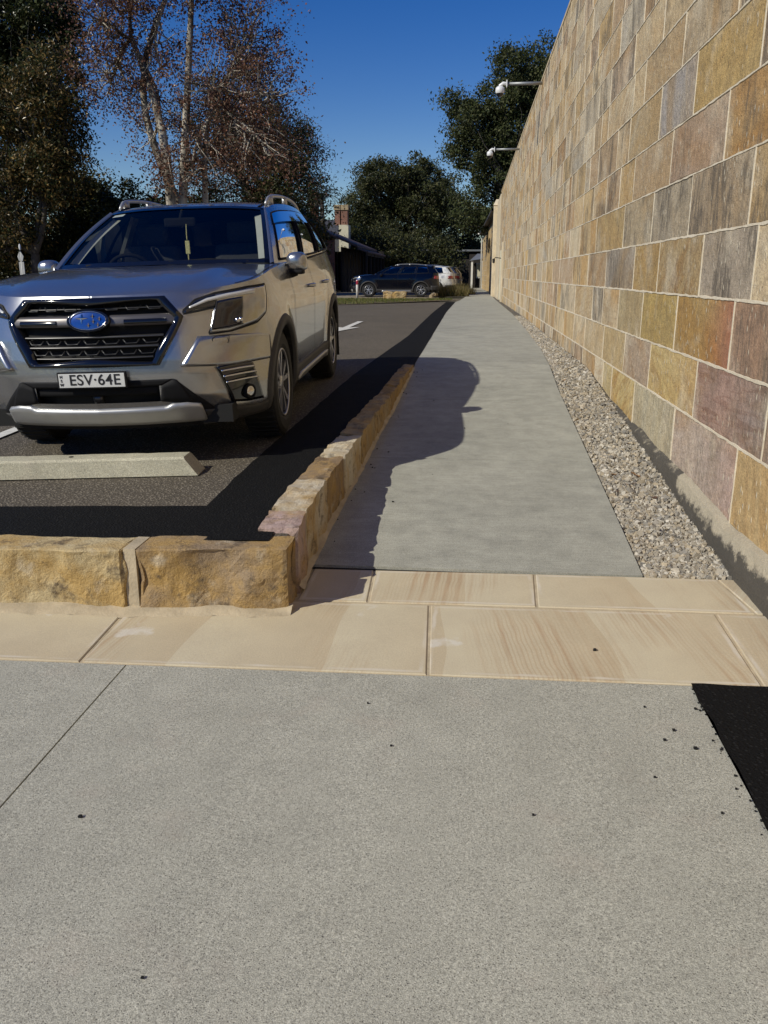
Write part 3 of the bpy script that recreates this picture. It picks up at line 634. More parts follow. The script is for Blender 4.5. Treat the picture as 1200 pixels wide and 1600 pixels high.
def block_geo(a, b, z0, z1, k, n=4):
    g = .0045; ring = []
    ya, yb, za, zb = a+g*.75, b-g*.75, z0+g, z1-g
    for s in range(4):
        for i in range(n):
            t = i/n
            y, z = [(ya+(yb-ya)*t, za), (yb, za+(zb-za)*t), (yb-(yb-ya)*t, zb), (ya, zb-(zb-za)*t)][s]
            ring.append((y+.0035*nz((y*11, z*11, k), 1), z+.0045*nz((y*9, z*9, k+5), 1)))
    m = len(ring); cy, cz = (a+b)/2, (z0+z1)/2
    px = WX+.003*nz((cy, cz, k), 3.1); ty, tz = .004*nz((k, 1, 2), 1.7), .004*nz((k, 5, 2), 1.3)
    vs = [(WX+.02, y, z) for y, z in ring]+[(px+.0022, y, z) for y, z in ring]
    fr = []
    for (y, z) in ring:
        yy = y+(.006 if y < cy else -.006)*min(1, abs(y-cy)/(b-a)*4); zz = z+(.006 if z < cz else -.006)*min(1, abs(z-cz)/(z1-z0)*4)
        fr.append((px+ty*(yy-cy)/(b-a)*2+tz*(zz-cz)/(z1-z0)*2-.0012*nz((yy*7, zz*7, k), 1), yy, zz))
    vs += fr+[(px-.002, cy, cz)]
    fs = []
    for r in (0, m):
        for i in range(m): fs.append((r+i, r+m+i, r+m+(i+1) % m, r+(i+1) % m))
    for i in range(m): fs.append((2*m+i, 3*m, 2*m+(i+1) % m))
    return vs, fs
BV, BF, BC, BR, BS, BB, BA = [], [], [], [], [], [], []
for k, (near, a, b, z0, z1, col, c2, st, bd, rn, ag) in enumerate(blocks):
    vs, fs = block_geo(a, b, z0, z1, k, 4 if k < 300 else 1)
    va = np.array(vs); t = np.clip((va[:, 1]-a)/(b-a), 0, 1)[:, None]
    # second colour sits towards the near end of the block
    w_ = sst(.55, 1., 1-t) if c2 != col else 0*t
    cc = np.array(col)*(1-w_)+np.array(c2)*w_; n = len(va)
    if k < 300:
        wp_(raw('stone_block', va, fs, MAT['wall_sandstone'], None, False, cc, {'rnd': [rn]*n, 'stain': [st]*n, 'band': [bd]*n, 'ang': [ag]*n}))
    else:
        o_ = len(BV); BV += list(map(tuple, va)); BF += [tuple(o_+i for i in f) for f in fs]; BC += list(map(tuple, cc)); BR += [rn]*n; BS += [st]*n; BB += [bd]*n; BA += [ag]*n
o = wp_(raw('distant_stone_blocks', BV, BF, MAT['wall_sandstone'], None, False, np.array(BC), {'rnd': BR, 'stain': BS, 'band': BB, 'ang': BA})); o['kind'] = 'stuff'
# raised, ragged pointing along every joint
jm = MB()
def ribbon(pts, w, nrm, seed):
    A = np.zeros((len(pts), 4, 3))
    for i, (y, z) in enumerate(pts):
        a = w*(.5+.55*max(-.5, fbm((y*9, z*9, seed), 1, seed, 3))); b = w*(.5+.55*max(-.5, fbm((y*9, z*9, seed+40), 1, seed+2, 3)))
        for j, (d, x) in enumerate(((-a-.003, .006), (-a, -.0035), (b, -.0035), (b+.003, .006))): A[i, j] = (WX+x+.001*nz((y*20, z*20, j), 1), y+d*nrm[0], z+d*nrm[1])
    jm.grid(A)
for k, z in enumerate(ZC[1:-1]):
    ys0 = np.concatenate([np.arange(2.2, 9, .035), np.arange(9, 16, .12), np.arange(16, WY1, .5)])
    ribbon([(y, z) for y in ys0], .011 if k < 4 else .0085, (0, 1), k)
for k, (near, a, b, z0, z1, *_r) in enumerate(blocks):
    if b < 2.2 or b > 34: continue
    n = 10 if b < 9 else 4
    ribbon([(b, z0+(z1-z0)*t) for t in np.linspace(0.01, .99, n)], .008 if b < 12 else .007, (1, 0), 100+k)
o = wp_(jm.ob('mortar_joints', MAT['lime_mortar'])); o['kind'] = 'stuff'
# rough concrete footing
g = G('footing'); v = g.P(); a_ = g.noise(v, 7, 5, .65); f_n = g.noise(v, 110, 4, .7); zz = g.n('ShaderNodeSeparateXYZ', i0=v).outputs[2]
dirt = g.attr('dirt').outputs['Fac']; c_ = g.mix(g.ramp(g.math('ADD', g.math('MULTIPLY', g.math('SUBTRACT', g.noise(g.scalev(v, (1, 1, 1.5)), 11, 5, .7), .5), 1.3), dirt), (.40, 0.), (.62, 1.)), (.43, .375, .275), (.085, .075, .06)); c_ = g.mix(.5, c_, g.ramp(f_n, (.3, .3), (.7, .7)), 'OVERLAY')
MAT['footing'] = g.fin(c_, .92, g.bump(f_n, .9, .008, g.bump(a_, .6, .02)))
A = np.zeros((160, 6, 3))
for i in range(160):
    y = -2+13*i/159; zt = .185+.020*max(0, y-4.2)+.022*fbm((0, y, 0), 2.2, 4); zt = min(zt, .36)
    for j, (dx, z) in enumerate([(-.062, -.2), (-.058, zt*.30), (-.050, zt*.66), (-.034, zt*.93), (-.012, zt), (.012, zt+.012)]):
        A[i, j] = (WX+dx+.010*fbm((0, y, z), 6, 7)*(j < 5), y, z+.008*nz((0, y, j), 12)*(j > 1))
o = wp_(MB().grid(A).ob('footing', MAT['footing'], None, False)); at_ = o.data.attributes.new('dirt', 'FLOAT', 'POINT'); at_.data.foreach_set('value', np.array([[max(0, 1.15-.85*sst(3.2, 5.2, A[i, 0, 1])*0-[0, .25, .62, 1.0, 1.15, 1.15][j]*(1 if A[i, 0, 1] < 5 else .45)) for j in range(6)] for i in range(160)], float).ravel())
# flush coping
cp = MB()
for y in np.arange(-1.5, WY1, 1.2): cp.cbox((WX+.22, y+.6, WTOP+.031), (.46, 1.19, .06), .008)
wp_(cp.ob('coping', MAT['stone_cream']))
# far end: pale doorway pier, plain stretch, buttress
endw = empty('boundary_wall', (1.4, 40, .27)); tag(endw, 'pale stretch of stone wall with a door pier at the far end of the sandstone wall', 'wall')
def ch(o, p): o.parent = p; o.matrix_parent_inverse = Matrix.Translation(-Vector(p.location)); return o
ch(MB().cbox((1.48, 43.7, 2.5), (.44, 5.3, 4.9), .02).ob('wall_face', MAT['pier_stone']), endw)
ch(MB().cbox((1.30, 36.55, 1.42), (.12, .70, 2.5), .015).ob('door_pier', MAT['pier_stone']), endw)
ch(MB().cbox((1.285, 38.7, 1.35), (.05, 1.0, 2.1), .01).ob('door', MAT['stucco_cream']), endw)
ch(MB().cbox((1.30, 46.35, 2.5), (.44, .62, 4.7), .03).box((1.30, 46.35, 4.98), (.50, .70, .30), 0, .4).ob('buttress', MAT['pier_stone']), endw)
lt = MB().tube([(1.26, 37.6, 2.05), (1.02, 37.6, 2.08), (.96, 37.6, 2.02)], .018, 8).lathe([(.0, .02), (.06, 0), (.05, -.16), (.0, -.18)], (.95, 37.6, 2.02), 'z', 8)
ch(lt.ob('bracket_lamp', MAT['timber_dark']), endw)
# security cameras on arms off the wall top
def cctv(y, z, px, label):
    t = empty('security_camera', (WX, y, z)); tag(t, label, 'camera', 'security cameras on arms over the wall')
    L = px
    MB().tube([(.1, 0, 0), (-L, 0, 0)], .030, 12).ob('arm', MAT['steel_grey'], t, True)
    MB().cbox((-L, 0, 0), (.02, .13, .13), .006).ob('flange', MAT['camera_white'], t)
    MB().tube([(-L, 0, 0), (-L-.07, 0, .01), (-L-.13, 0, -.03), (-L-.13, 0, -.07)], .034, 10).ob('bracket', MAT['camera_white'], t, True)
    hd = MB().lathe([(.0, .03), (.05, .028), (.085, .0), (.09, -.07), (.075, -.10)], (-L-.13, 0, -.07), 'z', 20).ob('housing', MAT['camera_white'], t, True)
    MB().lathe([(.074, -.10), (.07, -.125), (.045, -.155), (.0, -.17)], (-L-.13, 0, -.07), 'z', 20).ob('dome', MAT['gloss_black'], hd, True)
cctv(18.3, 4.99, .70, 'nearer and higher white dome security camera on a grey arm off the wall')
cctv(26.3, 4.86, .72, 'farther and lower white dome security camera on a grey arm off the wall')
# ------------------------------------------------------------------ cars
WCX = (-.06, -2.73); WR = .352
def coons(c0, c1, d0, d1):
    """c0,c1: curves along u at v=0,1 (n,3); d0,d1: curves along v at u=0,1 (m,3) -> (n,m,3)"""
    c0, c1, d0, d1 = map(np.asarray, (c0, c1, d0, d1)); n, m = len(c0), len(d0)
    u = np.linspace(0, 1, n)[:, None, None]; v = np.linspace(0, 1, m)[None, :, None]
    return (1-v)*c0[:, None]+v*c1[:, None]+(1-u)*d0[None]+u*d1[None]-((1-u)*(1-v)*c0[0]+u*(1-v)*c0[-1]+(1-u)*v*c1[0]+u*v*c1[-1])
def flipy(A): B = np.array(A, float); B[..., 1] *= -1; return B
def full(A):
    """half patch with last axis of columns from y=0 outwards -> whole patch"""
    return np.concatenate([flipy(A[:, :0:-1]), A], 1)
def poly(pts, n):
    P = np.array(pts, float); s = np.concatenate([[0], np.cumsum(np.linalg.norm(np.diff(P, axis=0), axis=1))]); ss = np.linspace(0, s[-1], n)
    return np.stack([np.interp(ss, s, P[:, k]) for k in range(P.shape[1])], 1)
def spatch(top, bot, nu=16, nv=5, off=.004, side=1, skirt=.02, offl=None):
    """panel laid on the body surface between two (u,z) polylines, with a skirt going in"""
    T, B = poly(top, nu), poly(bot, nu); mb = MB(); A = np.zeros((nu, nv, 3))
    for i in range(nu):
        for j in range(nv):
            q = T[i]+(B[i]-T[i])*j/(nv-1); o_ = offl(i/(nu-1), j/(nv-1)) if offl else off
            A[i, j] = surf(q[0], q[1], o_, side)
    mb.grid(A, flip=side > 0)
    if skirt:
        edge = [(i, 0) for i in range(nu)]+[(nu-1, j) for j in range(1, nv)]+[(i, nv-1) for i in range(nu-2, -1, -1)]+[(0, j) for j in range(nv-2, 0, -1)]
        b0 = len(mb.v)
        for (i, j) in edge:
            q = T[i]+(B[i]-T[i])*j/(nv-1); p = surf(q[0], q[1], (offl(i/(nu-1), j/(nv-1)) if offl else off)-skirt, side); mb.v.append(tuple(p))
        m = len(edge)
        for k in range(m):
            (i, j), (i2, j2) = edge[k], edge[(k+1) % m]; q = (i*nv+j, i2*nv+j2, b0+(k+1) % m, b0+k); mb.f.append(q if side < 0 else q[::-1])
    return mb
def sline(pts, w=.005, off=.003, side=1, n=40):
    """thin strip following (u,z) polyline"""
    P = poly(pts, n); t = np.gradient(P, axis=0); t /= np.linalg.norm(t, axis=1)[:, None]+1e-9; nrm = np.stack([-t[:, 1], t[:, 0]], 1)
    A = np.stack([np.array([surf(*(p+q*w/2), off, side) for p, q in zip(P, nrm)]), np.array([surf(*(p-q*w/2), off, side) for p, q in zip(P, nrm)])], 1)
    return MB().grid(A)
def bar3(pts, r, n=8): return MB().tube(pts, r, n)
def ellip(c, r, n=16, m=10, e=1.):
    mb = MB(); A = np.zeros((m, n+1, 3))
    sg = lambda x: np.sign(x)*abs(x)**e
    for i in range(m):
        a = -math.pi/2+math.pi*i/(m-1)
        for j in range(n+1):
            b = 2*math.pi*j/n; A[i, j] = (c[0]+r[0]*sg(math.cos(a))*sg(math.cos(b)), c[1]+r[1]*sg(math.cos(a))*sg(math.sin(b)), c[2]+r[2]*sg(math.sin(a)))
    return mb.grid(A)
GW = lambda z: float(np.interp(z, [.60, .85, .965], [.372, .535, .432]))      # grille half width
def build_car(paint, loc, rot, name, label, group=None, detail=True, plate=None):
    M_ = MAT; car = empty(name, loc, rot); tag(car, label, 'car', group)
    # ---- lower body
    us = np.concatenate([np.linspace(0, 1.3, 88), np.linspace(1.3, PLEN-1, 130)[1:], np.linspace(PLEN-1, PLEN, 36)[1:]]); nt = 56
    A = np.zeros((len(us), nt, 3))
    for i, u in enumerate(us):
        z = np.linspace(float(bot_z(u)), float(top_z(u)), nt); A[i] = surf(np.full(nt, u), z)
    def keep(i, j):
        c = A[i:i+2, j:j+2].reshape(-1, 3).mean(0); u = (us[i]+us[i+1])/2
        for cx in WCX:
            if abs(u-u_of_x(cx)) < .6 and math.hypot(c[0]-cx, c[2]-WR) < .405: return False
        if u < GW(c[2])-.012 and .607 < c[2] < .953: return False
        if u < .365 and .395 < c[2] < .495: return False
        return True
    mb = MB()
    for s in (1, -1):
        b = len(mb.v); mb.v += [tuple(p) for p in (A if s > 0 else flipy(A)).reshape(-1, 3)]
        for i in range(len(us)-1):
            for j in range(nt-1):
                if keep(i, j):
                    q = (b+i*nt+j, b+i*nt+j+1, b+(i+1)*nt+j+1, b+(i+1)*nt+j); mb.f.append(q if s < 0 else q[::-1])
    body = mb.ob('body', paint, car, True)
    bm = bmesh.new(); bm.from_mesh(body.data); bmesh.ops.remove_doubles(bm, verts=bm.verts[:], dist=.0005); bmesh.ops.recalc_face_normals(bm, faces=bm.faces[:]); bm.to_mesh(body.data); bm.free()
    # ---- bonnet
    uc = float(UC); uk = float(u_of_x(-.52))
    fr = np.array([surf(u, float(top_z(u))) for u in np.linspace(0, uc, 25)])
    sdv = np.array([surf(u, float(top_z(u))) for u in np.linspace(uc, uk, 40)])
    ce = crom([(fr[0][0], 0, fr[0][2]), (.70, 0, .998), (.5, 0, 1.038), (.15, 0, 1.088), (-.1, 0, 1.107), (-.27, 0, 1.112)], 40)[0]
    rr = crom([(-.27, 0, 1.112), (-.29, .3, 1.112), (-.37, .6, 1.110), tuple(sdv[-1])], 25)[0]
    H = coons(ce, sdv, fr, rr)          # (40 along x, 25 across)
    for i in range(40):
        for j in range(25):
            s, v = i/39, j/24; e = math.sin(math.pi*min(1, s*1.02))**.6 if 0 < s < 1 else 0
            k0 = .60+.12*s
            H[i, j, 2] += e*(.016*(1-float(sst(k0-.10, k0+.05, v)))+.010*math.sin(math.pi*v))
    MB().grid(full(H)).ob('bonnet', paint, car, True)
    # bonnet shut line
    for s in (1, -1):
        q = np.array([H[i, 23]*.75+H[i, 24]*.25+(0, 0, .0035) for i in range(3, 39)]); q[:, 1] *= s
        MB().tube(q, .002, 5).ob('shut_line', M_['void_black'], car)
    # ---- greenhouse
    WB = crom([(-.30, 0, 1.118), (-.33, .3, 1.116), (-.40, .55, 1.114), (-.515, .752, 1.108)], 25)[0]
    WT = crom([(-1.17, 0, 1.528), (-1.18, .3, 1.524), (-1.22, .5, 1.513), (-1.26, .588, 1.503)], 25)[0]
    wl = lambda p, q, n, bul=.0: np.array([np.array(p)+(np.array(q)-np.array(p))*t+np.array((bul*.4, bul, bul*.6))*math.sin(math.pi*t) for t in np.linspace(0, 1, n)])
    ws = coons(WB.copy(), WT.copy(), wl(WB[0], WT[0], 20, .0)+np.array([[.035*math.sin(math.pi*t), 0, .03*math.sin(math.pi*t)] for t in np.linspace(0, 1, 20)]), wl(WB[-1], WT[-1], 20)+np.array([[.02*math.sin(math.pi*t), .006*math.sin(math.pi*t), .016*math.sin(math.pi*t)] for t in np.linspace(0, 1, 20)]))   # (25 across, 20 up)
    wsf = np.concatenate([flipy(ws[:0:-1]), ws], 0)
    MB().grid(wsf).ob('windscreen', M_['windscreen_glass'], car, True)
    # black ceramic border
    N = wsf.shape[0]
    bd = MB(); off = np.array((.004, 0, .004))
    bd.grid(wsf[:, :2]*[1, 1, 1]+off); bd.grid(wsf[:2]+off); bd.grid(wsf[-2:]+off); bd.grid(wsf[:, -2:]+off)
    bd.ob('windscreen_border', M_['gloss_black'], car, True)
    # side panels (painted frame with window openings)
    Bt = crom([(-.53, .785, 1.106), (-1.2, .815, 1.118), (-2.2, .822, 1.145), (-3.0, .815, 1.18), (-3.42, .79, 1.205)], 61)[0]
    Rt = crom([(-1.275, .606, 1.508), (-1.55, .622, 1.545), (-2.1, .632, 1.565), (-2.7, .625, 1.550), (-3.22, .60, 1.50)], 61)[0]
    Ap = wl(Bt[0], Rt[0], 21)+np.array([[.02*math.sin(math.pi*t), .006*math.sin(math.pi*t), .016*math.sin(math.pi*t)] for t in np.linspace(0, 1, 21)])
    Dp = wl(Bt[-1], Rt[-1], 21, .02)
    SP = coons(Bt, Rt, Ap, Dp); SP[:, :, 1] += .022*np.sin(np.pi*np.linspace(0, 1, 21))[None]*np.sin(np.pi*np.linspace(0, 1, 61))[:, None]
    wins = [(3, 20), (22, 39), (41, 54)]
    for s in (1, -1):
        P = SP if s > 0 else flipy(SP)
        mb = MB(); mb.v = [tuple(p) for p in P.reshape(-1, 3)]
        pil = MB(); pil.v = [tuple(p+np.array((0, s*.0035, 0))) for p in P.reshape(-1, 3)]
        for i in range(60):
            for j in range(20):
                q = (i*21+j, i*21+j+1, (i+1)*21+j+1, (i+1)*21+j)
                if 1 <= j < 17 and any(a <= i < b for a, b in wins): continue
                if 1 <= j < 17 and (20 <= i < 22 or 39 <= i < 41): pil.f.append(q); continue
                mb.f.append(q if s > 0 else q[::-1])
        mb.ob('side_frame', paint, car, True)
        pil.ob('door_pillar', M_['gloss_black'], car, True)
        for a, b in wins:
            MB().grid(P[a:b+1, 1:18]-np.array((0, s*.006, 0))).ob('side_window', M_['tint_glass'], car, True)
            # surround
            e = [P[i, 1] for i in range(a, b+1)]+[P[b, j] for j in range(2, 18)]+[P[i, 17] for i in range(b-1, a-1, -1)]+[P[a, j] for j in range(16, 0, -1)]
            MB().tube([p+np.array((0, s*.003, 0)) for p in e]+[e[0]+np.array((0, s*.003, 0))], .009, 6).ob('window_seal', M_['black_plastic'], car, True)
        # A pillar between windscreen and side frame
        pe = np.stack([poly(ws[-1], 21), np.array(Ap)+np.array((0, 0, 0))], 1); pe = pe if s > 0 else flipy(pe)
        mid = (pe[:, :1]+pe[:, 1:])/2+np.array((.012, s*.010, .010))
        MB().grid(np.concatenate([pe[:, :1], mid, pe[:, 1:]], 1)).ob('windscreen_pillar', paint, car, True)
        # shoulder ledge from body side to glass
        uu = np.linspace(uk, float(u_of_x(-3.40)), 61); ed = np.array([surf(u, float(top_z(u)), 0, s) for u in uu])
        MB().grid(np.stack([ed, P[:, 0]], 1)).ob('shoulder', paint, car, True)
        # weather shield over the front window
        if detail:
            MB().grid(P[2:39, 13:18]+np.array((0, s*.016, 0))).ob('weather_shield', M_['tint_glass'], car, True)
    # roof
    Rh = Rt; fe = np.array([WT[i] for i in range(25)]); fe2 = fe.copy(); fe2[-1] = Rt[0]
    re_ = crom([(-3.32, 0, 1.545), (-3.31, .3, 1.54), (-3.22, .60, 1.50)], 25)[0]
    cl = crom([tuple(WT[0]), (-1.5, 0, 1.572), (-2.1, 0, 1.60), (-2.8, 0, 1.59), (-3.32, 0, 1.545)], 61)[0]
    RF = coons(cl, Rt, fe2, re_)
    MB().grid(full(RF)).ob('roof', paint, car, True)
    # tailgate and rear glass
    lo = np.array([surf(u, float(top_z(u))) for u in np.linspace(PLEN, float(u_of_x(-3.42)), 25)]); tg = coons(re_, lo, wl(re_[0], lo[0], 12), wl(re_[-1], lo[-1], 12, .02))
    MB().grid(full(tg.transpose(1, 0, 2))).ob('tailgate', paint, car, True)
    tgf = full(tg.transpose(1, 0, 2)); k = tgf.shape[1]
    MB().grid(tgf[2:10, 5:k-5]+np.array((-.008, 0, .004))).ob('rear_window', M_['gloss_black'], car, True)
    MB().grid(np.stack([tgf[0]+(0, 0, .012), tgf[0]+(-.16, 0, -.012), tgf[0]+(-.14, 0, -.035), tgf[1]], 0)[:, 2:-2]).ob('spoiler', paint, car, True)
    for s in (1, -1):
        spatch([(PLEN-.95, 1.05), (PLEN-.36, 1.04)], [(PLEN-1.0, .90), (PLEN-.36, .86)], 16, 6, .012, s).ob('tail_light', M_['lamp_red'], car, True)
    MB().cbox((-3.73, 0, .80), (.02, .42, .14), .004).ob('rear_plate', M_['plate_white'], car)
    spatch([(PLEN-1.15, .56), (PLEN, .56)], [(PLEN-1.15, .33), (PLEN, .33)], 20, 5, .008, 1).ob('rear_bumper', M_['trim_plastic'], car, True)
    spatch([(PLEN-1.15, .56), (PLEN, .56)], [(PLEN-1.15, .33), (PLEN, .33)], 20, 5, .008, -1).ob('rear_bumper', M_['trim_plastic'], car, True)
    # cowl
    cw = np.stack([rr, rr*[1, 1, 1]+np.array((-.01, 0, -.035)), WB+np.array((.0, 0, -.03)), WB+np.array((-.02, 0, -.005))], 1)
    MB().grid(np.concatenate([flipy(cw[:0:-1]), cw], 0)).ob('cowl', M_['black_plastic'], car)
    # underbody
    MB().box((-1.35, 0, .30), (4.2, 1.45, .10)).ob('underbody', M_['void_black'], car)
    # ---- wheels
    for wx in WCX:
        for s in (1, -1):
            wheel(car, wx, s, detail)
    for wx in WCX:
        for s in (1, -1):
            th = np.radians(np.linspace(-14, 194, 54))
            pt = lambda r, o_: np.array([surf(float(u_of_x(wx+r*math.cos(t))), max(.22, WR+r*math.sin(t)), o_, s) for t in th])
            a, b, c = pt(.378, .014), pt(.432, .016), pt(.446, .001); d = a-np.array((0, s*.05, 0))
            MB().grid(np.stack([d, a, b, c], 1), flip=s < 0).ob('wheel_arch', M_['trim_plastic'], car, True)
            li = np.stack([a-np.array((0, s*.02, 0)), a-np.array((0, s*.30, 0))], 1); MB().grid(li).ob('wheel_well', M_['void_black'], car)
            MB().box((wx, s*.55, .5), (.95, .02, .55)).ob('wheel_well', M_['void_black'], car)
    # ---- sills, doors
    for s in (1, -1):
        ua, ub = float(u_of_x(-.46)), float(u_of_x(-2.33))
        spatch([(ua, .395), (ub, .395)], [(ua, .255), (ub, .255)], 24, 6, .010, s).ob('sill', M_['trim_plastic'], car, True)
        spatch([(ua+.3, .325), (ub-.1, .325)], [(ua+.26, .268), (ub-.06, .268)], 20, 3, .024, s).ob('sill_garnish', M_['satin_silver'], car, True)
        dl = [(-.60, .41), (-.60, .75), (-.545, 1.09)]; dm = [(-1.56, .40), (-1.56, 1.115)]; dr = [(-2.30, .62), (-2.42, .78), (-2.50, 1.14)]
        for L in (dl, dm, dr): sline([(float(u_of_x(x)), z) for x, z in L], .007, .0035, s).ob('shut_line', M_['void_black'], car)
        sline([(float(u_of_x(-.58)), 1.09), (float(u_of_x(-3.3)), 1.185)], .014, .004, s).ob('belt_moulding', M_['black_plastic'], car)
        for hx in (-1.38, -2.22):
            p0, p1, p2 = [surf(float(u_of_x(hx+d)), .925, .014+e, s) for d, e in ((.10, -.012), (0, .022), (-.10, -.012))]
            C = crom([p0, p1, p2], 9)[0]; MB().tube(C, [.010, .014, .015, .015, .015, .015, .015, .014, .010], 8).ob('door_handle', paint, car, True)
        # mirror
        h_ = ellip((-.72, s*.91, 1.108), (.072, .074, .070), 18, 12, .72)
        mr = h_.ob('mirror', paint, car, True)
        MB().grid(np.array([[(-.794, s*(.91+.06*a), 1.108+.052*b) for b in np.linspace(-1, 1, 3)] for a in np.linspace(-1, 1, 3)])).ob('mirror_glass', M_['chrome'], mr)
        MB().tube([(-.68, s*.82, 1.035), (-.69, s*.87, 1.035), (-.695, s*.91, 1.045)], [.035, .035, .03], 10).cbox((-.70, s*.90, 1.04), (.11, .12, .03), .012).ob('mirror_base', M_['black_plastic'], mr, True)
        # roof rails
        rp = [Rt[i]+np.array((0, -.035, .012)) for i in (4, 7, 13, 26, 40, 50, 55)]
        lift = [0, .040, .050, .052, .048, .034, .0]; C = crom([p+np.array((0, 0, l)) for p, l in zip(rp, lift)], 40)[0]; C[:, 1] *= s
        rl = MB().tube(C, .0135, 8)
        for i in (4, 26): 
            f_ = C[i*1 if i == 4 else 18]; rl.box((f_[0], f_[1], f_[2]-.03), (.09, .03, .06))
        rl.ob('roof_rail', M_['satin_silver'], car, True)
        MB().tube([RF[i, 22]*[1, s, 1]+np.array((0, 0, .004)) for i in range(1, 60)], .006, 5).ob('roof_groove', M_['black_plastic'], car)
        spatch([(float(u_of_x(-2.99)), .50), (float(u_of_x(-3.30)), .46)], [(float(u_of_x(-2.99)), .33), (float(u_of_x(-3.30)), .36)], 8, 4, .008, s).ob('rear_corner', M_['trim_plastic'], car, True)
        MB().cbox((-3.10, s*.80, .30), (.02, .20, .26), .006).ob('mud_flap', M_['rubber'], car)
    # ---- front
    # grille: backing, frame, bars
    zz = np.linspace(.60, .965, 14)
    bk = np.array([[surf(f*GW(z), z, -.055) for f in np.linspace(-1, 1, 31)] for z in zz]); gr = MB().grid(bk).ob('grille', M_['void_black'], car)
    hw = np.array([(-GW(z), z) for z in zz]); ring = [(GW(z), z) for z in zz]+[(f*GW(.965), .965) for f in np.linspace(1, -1, 30)[1:-1]]+[(-GW(z), z) for z in zz[::-1]]+[(f*GW(.60), .60) for f in np.linspace(-1, 1, 26)[1:-1]]
    ring.append(ring[0]); C0 = np.array([0, .79])
    def inset(p, d):
        p = np.array(p); q = C0-p; return p+q/np.linalg.norm(q)*d*(1.25 if abs(p[0]) > .4 else 1)
    rows = [[surf(*inset(p, d), o_) for p in ring] for d, o_ in ((-.004, -.006), (0., .010), (.012, .016), (.040, .012), (.046, -.05))]
    MB().grid(np.array(rows).transpose(1, 0, 2)).ob('grille_frame', M_['gloss_black'], gr, True)
    def gbar(z0, z1, o0, mat, nm='grille_bar', f=.93, n=31, zo=0., cut=0.):
        for sd in ((1, -1) if cut else (0,)):
            fs = np.linspace(-f, f, n) if not cut else np.linspace(cut, f, n)*sd
            rows = [[surf(a*(GW((z0+z1)/2)-.035), z, o_) for a in fs] for z, o_ in ((z0, o0-.035), (z0, o0-.004), ((z0*.7+z1*.3), o0), ((z0*.3+z1*.7), o0), (z1, o0-.004), (z1, o0-.035))]
            MB().grid(np.array(rows)).ob(nm, mat, gr, True)
    gbar(.815, .873, .006, M_['wing_grey'], 'grille_wing', .98, 24, 0, .235)
    gbar(.826, .850, .014, M_['gloss_black'], 'wing_insert', .88, 20, 0, .40)
    for z in (.752, .698): gbar(z, z+.013, -.010, M_['dark_chrome'])
    gbar(.640, .650, -.018, M_['dark_chrome']); gbar(.905, .912, -.016, M_['dark_chrome'])
    # small bracket-shaped fins between the bars
    for z, dz in ((.665, .022), (.722, .020), (.900, .020)):
        for k in (-3, -2, -1, 0, 1, 2, 3):
            if z > .85 and k == 0: continue
            c_ = k*.118*(GW(z)/.47); pts = [surf(c_-.047, z+dz, -.022), surf(c_-.030, z, -.018), surf(c_+.030, z, -.018), surf(c_+.047, z+dz, -.022)]
            if abs(c_)+.05 < GW(z)-.05: MB().tube(pts, .0042, 6).ob('grille_fin', M_['grille_plastic'], gr, True)
    # emblem: oval badge with six stars
    ez = .850; eo = surf(0, ez, .020); tilt = .30
    def ept(y, z, o_=0.): return (eo[0]+o_*math.cos(tilt)-z*math.sin(tilt), y, eo[2]+z*math.cos(tilt)+o_*math.sin(tilt))
    an = np.linspace(0, 2*math.pi, 41)
    MB().grid(np.array([[ept(r*.108*math.cos(a), r*.054*math.sin(a), o_) for a in an] for r, o_ in ((1.12, -.03), (1.12, .0), (1.05, .004), (1.0, .0))])).ob('emblem_surround', M_['gloss_black'], gr, True)
    em = MB().grid(np.array([[ept(r*.106*math.cos(a), r*.053*math.sin(a), .006*(1-r*r)) for a in an] for r in (1, .8, .5, .2, .0)])).ob('emblem', M_['badge_blue'], gr, True)
    MB().tube([ept(.102*math.cos(a), .050*math.sin(a), .004) for a in an], .003, 6).ob('emblem_rim', M_['chrome'], gr, True)
    def star(y, z, R, r_, long=1.):
        pts = []
        for k in range(8):
            a = math.pi/4*k; rr_ = R*(long if k in (0, 4) else 1) if k % 2 == 0 else r_; pts.append((y+rr_*math.cos(a), z+rr_*math.sin(a)))
        m = MB(); m.v = [ept(a, b, .0075) for a, b in pts]+[ept(y, z, .011)]; m.f = [(k, (k+1) % 8, 8) for k in range(8)]; m.ob('emblem_star', M_['chrome'], gr)
    star(-.034, .012, .030, .009, 1.25)
    for y, z in ((.028, .022), (.066, .008), (.032, -.006), (.058, -.024), (.004, -.026)): star(y, z, .0145, .0045)
    # lower intake
    bk = np.array([[surf(u, z, -.07) for u in np.linspace(-.42, .42, 21)] for z in (.37, .40, .45, .50, .52)]); li = MB().grid(bk).ob('lower_intake', M_['void_black'], car)
    for s in (1, -1):
        spatch([(0, .522), (.44, .520)], [(0, .487), (.372, .487)], 18, 4, .006, s, .03).ob('intake_trim', M_['black_plastic'], li, True)
        spatch([(.372, .487), (.44, .520), (.46, .512)], [(.36, .398), (.48, .38), (.56, .36)], 10, 5, .008, s, .03).ob('intake_trim', M_['black_plastic'], li, True)
        spatch([(.455, .512), (.56, .42), (.66, .345)], [(.50, .38), (.60, .31), (.68, .272)], 12, 5, .006, s, .03).ob('intake_trim', M_['black_plastic'], li, True)
        spatch([(.60, .330), (.85, .318), (1.05, .300), (1.22, .330)], [(.60, .238), (.85, .238), (1.05, .24), (1.22, .25)], 24, 5, .010, s, .03).ob('bumper_skirt', M_['trim_plastic'], car, True)
